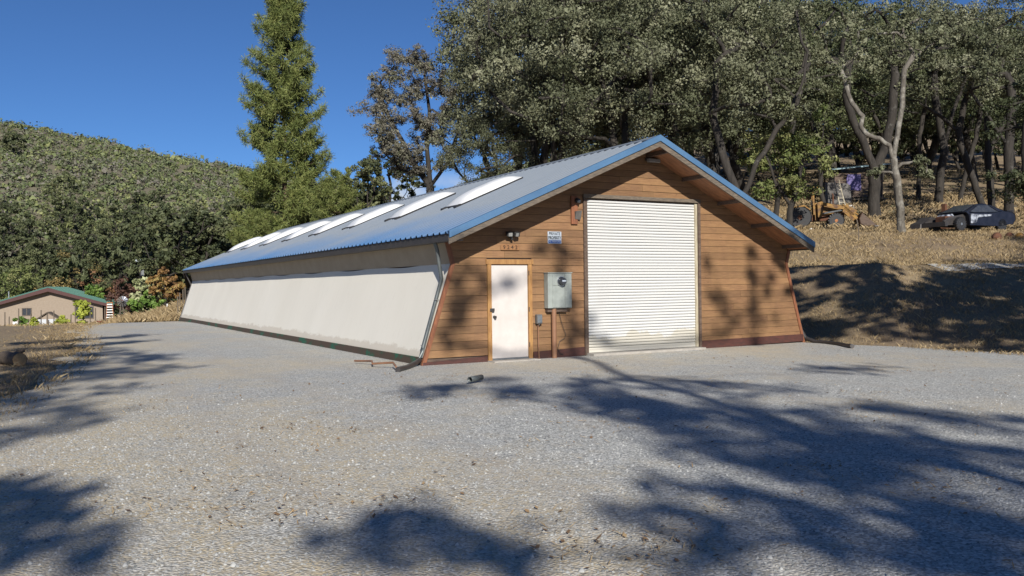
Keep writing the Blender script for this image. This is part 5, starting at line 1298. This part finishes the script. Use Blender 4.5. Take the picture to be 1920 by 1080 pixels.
MB().prism([(.50, -.745, 1.25), (.66, -.745, 1.24), (1.32, -.83, .97), (1.02, -.85, .95)], (0, -.03, 0)).build('rear_pillar', MAT['car_paint'], BD)
MB().prism([(-.78, -.872, .35), (-.45, -.872, .35), (-.25, -.872, .78), (-.78, -.872, .80)], (0, -.015, 0)).build('scraped_panel', MAT['car_pale'], BD)
MB().prism([(-.40, -.874, .62), (.55, -.874, .72), (.6, -.874, .80), (-.3, -.874, .76)], (0, -.012, 0)).build('scrape', MAT['car_pale'], BD)
MB().box(1.75, 2.16, -.78, .78, .965, 1.02).build('spoiler', MAT['car_paint'], BD)
MB().box(1.98, 2.235, -.78, -.5, .70, .80).build('tail_lamp', MAT['car_pale'], BD)
fr2 = MB(); fr2.prism([(-.75, -.62, .30), (-2.1, -.60, .25), (-2.2, -.6, .45), (-1.9, -.60, .62), (-.95, -.66, .80), (-.75, -.66, .80)], (0, .10, 0)); fr2.prism([(-.75, .52, .30), (-2.1, .50, .25), (-2.2, .5, .45), (-1.9, .50, .62), (-.95, .56, .80), (-.75, .56, .80)], (0, .10, 0))
fr2.box(-2.22, -2.05, -.7, .7, .2, .42); fr2.box(-1.0, -.9, -.6, .6, .4, .78)
fr2.build('front_frame', MAT['dark_metal'], CR)
MB().box(-1.75, -1.1, -.32, .32, .35, .72).build('engine_block', MAT['rust'], CR, bevel=.04)
MB().hexa([(-1.7, -.28, .72), (-1.15, -.28, .72), (-1.15, .28, .72), (-1.7, .28, .72), (-1.6, -.2, .8), (-1.2, -.2, .84), (-1.2, .2, .84), (-1.6, .2, .8)]).build('valve_cover', MAT['car_pale'], CR)
wheel(CR, -1.32, -.74, .31, .2, MAT['grey_metal']); wheel(CR, -1.32, .74, .31, .2, MAT['grey_metal']); wheel(CR, 1.35, -.74, .31, .2, MAT['black']); wheel(CR, 1.35, .74, .31, .2, MAT['black'])
# rusty engine part and steering gear behind the bonnet
eb = gp(1776, 46)
EN = empty('engine_hoist_frame', eb, 0, 'dark scrap engine with a bare steering wheel frame behind the car', 'scrap')
MB().hexa([(-.9, -.3, 0), (.4, -.3, 0), (.4, .3, 0), (-.9, .3, 0), (-.75, -.25, .35), (.2, -.25, .75), (.2, .25, .75), (-.75, .25, .35)]).build('block', MAT['rust'], EN, bevel=.05)
MB().bar((-.2, 0, .3), (-.18, 0, 1.35), .22, .16).build('upright', MAT['rust'], EN)
MB().tube([(.15+.24*math.cos(k*.524), 0, .85+.24*math.sin(k*.524)) for k in range(12)], .022, 6, closed=True).build('ring', MAT['rust'], EN)
MB().tube([(-.1, 0, 1.2), (.25, 0, 1.22), (.4, 0, 1.1), (.42, 0, .4)], .02, 5).build('rod', MAT['rust'], EN)
sb_ = gp(1745, 46.5); sbk = MB(); sbk.prism([(-.8, 0, -.1), (.35, 0, -.1), (.42, 0, .62), (.22, 0, .68), (-.25, 0, .42), (-.75, 0, .28)], (0, .7, 0)); o = sbk.build('scrap_bonnet', MAT['dark_metal'], None, bevel=.04)
o.location = sb_; tag(o, 'crumpled black car bonnet propped behind the wreck', 'scrap')
# plank shelter with purple cloth, ladder, boards, far up the slope
pb2 = gp(1612, 66)
SH = empty('plank_shelter', pb2, math.atan2(rt[1], rt[0]), 'dark plank shelter with pale blue tarp roof up among the oaks', 'shelter')
for x, y in ((-1.8, 0), (1.8, 0), (-1.8, 2.2), (1.8, 2.2)): MB().box(x-.06, x+.06, y-.06, y+.06, -.3, 2.7).build('post', MAT['dark_wood'], SH)
for k in range(7):
    MB().box(-1.8, 1.8, .0, .04, .5+k*.27, .73+k*.27).build('board', MAT['dark_wood'], SH)
MB().hexa([(-2.2, -.5, 2.55), (2.4, -.5, 2.95), (2.4, 2.6, 3.3), (-2.2, 2.6, 2.9), (-2.2, -.5, 2.62), (2.4, -.5, 3.02), (2.4, 2.6, 3.38), (-2.2, 2.6, 2.98)]).build('tarp_roof', MAT['tarp_blue'], SH)
MB().box(-2.1, 2.0, -.6, .0, .25, .33).build('bench_plank', MAT['grey_wood'], SH)
V = []; nx, nz = 14, 8
for i in range(nx+1):
    for j in range(nz+1): V.append((-.95+1.1*i/nx, -.08-.05*math.sin(i*1.9)*(1-j/nz), 1.0+1.25*j/nz))
F = [(i*(nz+1)+j, (i+1)*(nz+1)+j, (i+1)*(nz+1)+j+1, i*(nz+1)+j+1) for i in range(nx) for j in range(nz)]
pc_ = link('purple_cloth', mesh_np('purple_cloth', V, F, MAT['tarp_purple'], True)); pc_.modifiers.new('t', 'SOLIDIFY').thickness = .015
pc_.location = pb2; pc_.rotation_euler = (0, 0, math.atan2(rt[1], rt[0])); tag(pc_, 'purple cloth hanging on the plank shelter among the oaks', 'cloth')
lb2 = gp(1576, 63)
LA = empty('leaning_ladder', lb2, math.atan2(rt[1], rt[0]), 'pale wooden ladder leaning by the grey board near the plank shelter', 'ladder')
for s in (-1, 1): MB().bar((s*.2+.15, -.3, -.1), (s*.17-.12, .25, 2.1), .05, .07).build('rail', MAT['ladder_wood'], LA)
for k in range(7):
    t = (k+.6)/7; MB().bar((-.2+.15-.27*t, -.3+.55*t, 2.2*t-.1), (.2+.15-.27*t, -.3+.55*t, 2.2*t-.1), .035, .035).build('rung', MAT['ladder_wood'], LA)
gb = gp(1574, 64.5); o = MB().prism([(-1.0, 0, -.1), (1.0, 0, -.1), (1.0, 0, 1.55), (.82, 0, 1.75), (-.9, 0, 1.85)], (0, .08, 0)).build('grey_board', MAT['carton']); o.location = gb; o.rotation_euler = (math.radians(-8), 0, math.atan2(rt[1], rt[0]))
tag(o, 'large grey board standing upright behind the wooden ladder', 'board')
rs = np.random.RandomState(7)
for i, (px, D, mat, sz, lab) in enumerate([(1596, 62, 'white_paint', .28, 'crumpled white sack at the ladder foot'), (1568, 60, 'white_paint', .2, 'small white bundle left of the ladder foot'), (1523, 47.5, 'white_paint', .16, 'white pail beside the tractor rear wheel'), (1869, 38.0, 'rust', .26, 'rusty squashed drum in the grass before the car boot'), (1893, 38.5, 'rust', .22, 'orange rusted scrap lump in the grass before the car tail'), (1912, 38.5, 'yellow_paint', .2, 'yellow scrap lump at the right edge in the grass')]):
    m = MB().lathe((0, 0, -.05), (0, 0, 1), [(sz*.8, 0), (sz*1.0, sz*.4), (sz*.85, sz*.9), (sz*.4, sz*1.25), (sz*.1, sz*1.3)], 10)
    m.v = [(x*(1+.25*math.sin(7*y+i)), y*(1+.2*math.cos(5*x+i)), z*(1+.15*math.sin(6*x))) for x, y, z in m.v]
    o = m.build('bundle' if 'white' in mat else 'scrap_lump', MAT[mat], None, True); o.location = gp(px, D); tag(o, lab, 'pail' if 'pail' in lab else ('sack' if i < 2 else 'scrap'))
b = gp(1611, 37.5); o = MB().tube([(0, 0, -.1), (.0, 0, .55), (-.1, 0, 1.0)], [.018, .018, .025], 6).build('survey_stake', MAT['grey_wood']); o.location = b; tag(o, 'thin leaning survey stake on the slope below the loader', 'stake')

# ------------------------------------------------------------------ ground cover
def blades(rs, x, y, h, wd, lean=.4):
    n = len(x); z = H(x, y)
    a = rs.uniform(0, 6.283, n); s = np.stack([np.cos(a), np.sin(a), np.zeros(n)], -1)
    b = np.stack([x, y, z-.01], -1); ln = rs.normal(0, lean, (n, 2))*h[:, None]
    t = b+np.stack([ln[:, 0], ln[:, 1], h], -1); mdl = .5*(b+t)+np.stack([-ln[:, 0]*.15, -ln[:, 1]*.15, h*.12], -1)
    V = np.stack([b-s*wd[:, None], b+s*wd[:, None], mdl+s*wd[:, None]*.7, t], 1).reshape(-1, 3)
    return V, np.arange(4*n).reshape(n, 4)
def dry_grass():
    rs = np.random.RandomState(120); X, Y, Hh = [], [], []
    def tufts(n, px, D, hmin, hmax, per, sp):
        v = rs.uniform(D[0], D[1], n); q = rs.uniform((px[0]-960)/FPX, (px[1]-960)/FPX, n)
        cx = CAM[0]+fw[0]*v+rt[0]*q*v; cy = CAM[1]+fw[1]*v+rt[1]*q*v
        keep = (wob(cx, cy, .7)+rs.uniform(-.9, .6, n)) > -.35
        cx, cy = cx[keep], cy[keep]; h0 = rs.uniform(hmin, hmax, len(cx))
        X.append(np.repeat(cx, per)+rs.normal(0, sp, len(cx)*per)); Y.append(np.repeat(cy, per)+rs.normal(0, sp, len(cx)*per)); Hh.append(np.repeat(h0, per)*rs.uniform(.5, 1.2, len(cx)*per))
    tufts(6500, (1400, 1960), (30, 48), .05, .17, 9, .2)
    tufts(3600, (1450, 1960), (47, 72), .15, .42, 9, .25)
    tufts(4200, (1480, 1960), (17.5, 31), .03, .12, 8, .16)
    tufts(2000, (225, 350), (44, 66), .2, .5, 12, .3)
    tufts(700, (-20, 260), (70, 84), .3, .8, 9, .25)
    x = np.concatenate(X); y = np.concatenate(Y); h = np.concatenate(Hh)
    ok = ~((x > -1.8) & (x < 9.8) & (y > -.2) & (y < 33.5)) & ~((x < 9.7) & (x > -8) & (y < 36))
    x, y, h = x[ok], y[ok], h[ok]
    # straw tufts along the west edge of the yard
    n = 2600; ty = rs.uniform(-6, 34, n); tx = np.interp(ty, [-6, 0, 6, 12, 24, 34], [-10.0, -8.9, -8.0, -7.4, -7.2, -5.6])-np.abs(rs.normal(0, 1.2, n))+.6
    per = 9; x2 = np.repeat(tx, per)+rs.normal(0, .1, n*per); y2 = np.repeat(ty, per)+rs.normal(0, .1, n*per); h2 = np.repeat(rs.uniform(.015, .075, n)*np.where(rs.uniform(0, 1, n) < .06, 2.4, 1), per)*rs.uniform(.5, 1.2, n*per)
    x = np.concatenate([x, x2]); y = np.concatenate([y, y2]); h = np.concatenate([h, h2])
    V, F = blades(rs, x, y, h, .004+h*.022, .55)
    t = np.clip(rs.normal(.5, .25, len(x)), 0, 1)
    tag(link('dry_grass', mesh_np('dry_grass', V, F, MAT['straw'], False, [('tint', 'FACE', t)])), 'dry straw-coloured grass on the slope, bank and yard edges', 'grass', kind='stuff')
dry_grass()
def undergrowth():
    rs = np.random.RandomState(125); n = 900
    v = rs.uniform(50, 104, n); q = rs.uniform(.24, .64, n)
    x = CAM[0]+fw[0]*v+rt[0]*q*v; y = CAM[1]+fw[1]*v+rt[1]*q*v
    k = (wob(x, y, .35)+rs.uniform(-.5, .5, n)+(v-75)*.012) > .05; x, y = x[k], y[k]; n = len(x); z = H(x, y)
    r = rs.uniform(.25, .8, n); ne = 46
    V, F, t = leaf_cloud(rs, np.stack([x, y, z+r*.35], -1), r, ne, .16, .75, .5, .4)
    tag(link('undergrowth', mesh_np('undergrowth', V, F, MAT['brush'], False, [('tint', 'FACE', t)])), 'brown and olive undergrowth between the oaks on the slope', 'undergrowth', kind='stuff')
undergrowth()
def stones():
    rs = np.random.RandomState(130); n = 68000
    v = 3.6+rs.uniform(0, 1, n)**1.25*11; q = rs.uniform(-.66, .66, n)
    x = CAM[0]+fw[0]*v+rt[0]*q*v; y = CAM[1]+fw[1]*v+rt[1]*q*v
    keep = (y < -.5) & (x > -10.5) & (x < 10) & (rs.uniform(0, 1, n) < np.minimum(v/9., 1)*np.clip((15.5-v)/6., 0, 1))
    x, y, v = x[keep], y[keep], v[keep]; n = len(x)
    s = rs.uniform(.007, .016, n)*np.where(rs.uniform(0, 1, n) < .06, 1.6, 1)
    z = H(x, y)+.014
    base = np.array([(1, 0, 0), (.3, .95, .1), (-.85, .5, 0), (-.75, -.6, .05), (.35, -.9, 0), (.1, .1, 1.0)])
    a = rs.uniform(0, 6.283, n); ca, sa = np.cos(a), np.sin(a)
    B = base[None]*rs.uniform(.65, 1.3, (n, 6, 1))*np.stack([np.ones(n), rs.uniform(.6, 1, n), rs.uniform(.5, 1, n)], -1)[:, None, :]
    Xr = B[..., 0]*ca[:, None]-B[..., 1]*sa[:, None]; Yr = B[..., 0]*sa[:, None]+B[..., 1]*ca[:, None]
    V = np.stack([x[:, None]+Xr*s[:, None], y[:, None]+Yr*s[:, None], z[:, None]+B[..., 2]*s[:, None]-.002], -1)
    f = np.array([(0, 1, 5), (1, 2, 5), (2, 3, 5), (3, 4, 5), (4, 0, 5)])
    F = (f[None]+(np.arange(n)*6)[:, None, None]).reshape(-1, 3)
    t = np.repeat(np.clip(rs.beta(1.5, 1.7, n)*.92+np.where(rs.uniform(0, 1, n) < .006, .6, 0), 0, 1), 5)
    tag(link('gravel_stones', mesh_np('gravel_stones', V.reshape(-1, 3), F, MAT['stone'], False, [('tint', 'FACE', t)])), 'loose blue-grey crushed stones covering the yard', 'gravel', kind='stuff')
stones()
def litter():
    rs = np.random.RandomState(140); n = 26000
    v = 3.6+rs.uniform(0, 1, n)**1.3*18; q = rs.uniform(-.66, .66, n)
    x = CAM[0]+fw[0]*v+rt[0]*q*v; y = CAM[1]+fw[1]*v+rt[1]*q*v
    keep = (y < -.4) & (x < 10) & ((wob(x, y, 1.7)+.6*wob(x, y, 4.1)+rs.uniform(-1, 1, n)*.45) > .42); x, y = x[keep], y[keep]; n = len(x)
    z = H(x, y)+.03; c = np.stack([x, y, z], -1)
    a = rs.uniform(0, 6.283, n); tl = rs.normal(0, .25, (n, 2)); L = rs.uniform(.012, .03, n)
    straw = rs.uniform(0, 1, n) < .75; asp = np.where(straw, .10, .55); L = np.where(straw, L*1.8, L)
    A = np.stack([np.cos(a), np.sin(a), tl[:, 0]], -1)*L[:, None]; B = np.stack([-np.sin(a), np.cos(a), tl[:, 1]], -1)*(L*asp)[:, None]
    V = np.stack([c-A, c+B, c+A, c-B], 1).reshape(-1, 3)
    t = np.where(straw, rs.uniform(.75, 1, n), rs.uniform(0, .85, n))
    tag(link('leaf_litter', mesh_np('leaf_litter', V, np.arange(4*n).reshape(n, 4), MAT['litter'], False, [('tint', 'FACE', t)])), 'fallen oak leaves and straw scattered over the gravel', 'leaves', kind='stuff')
litter()
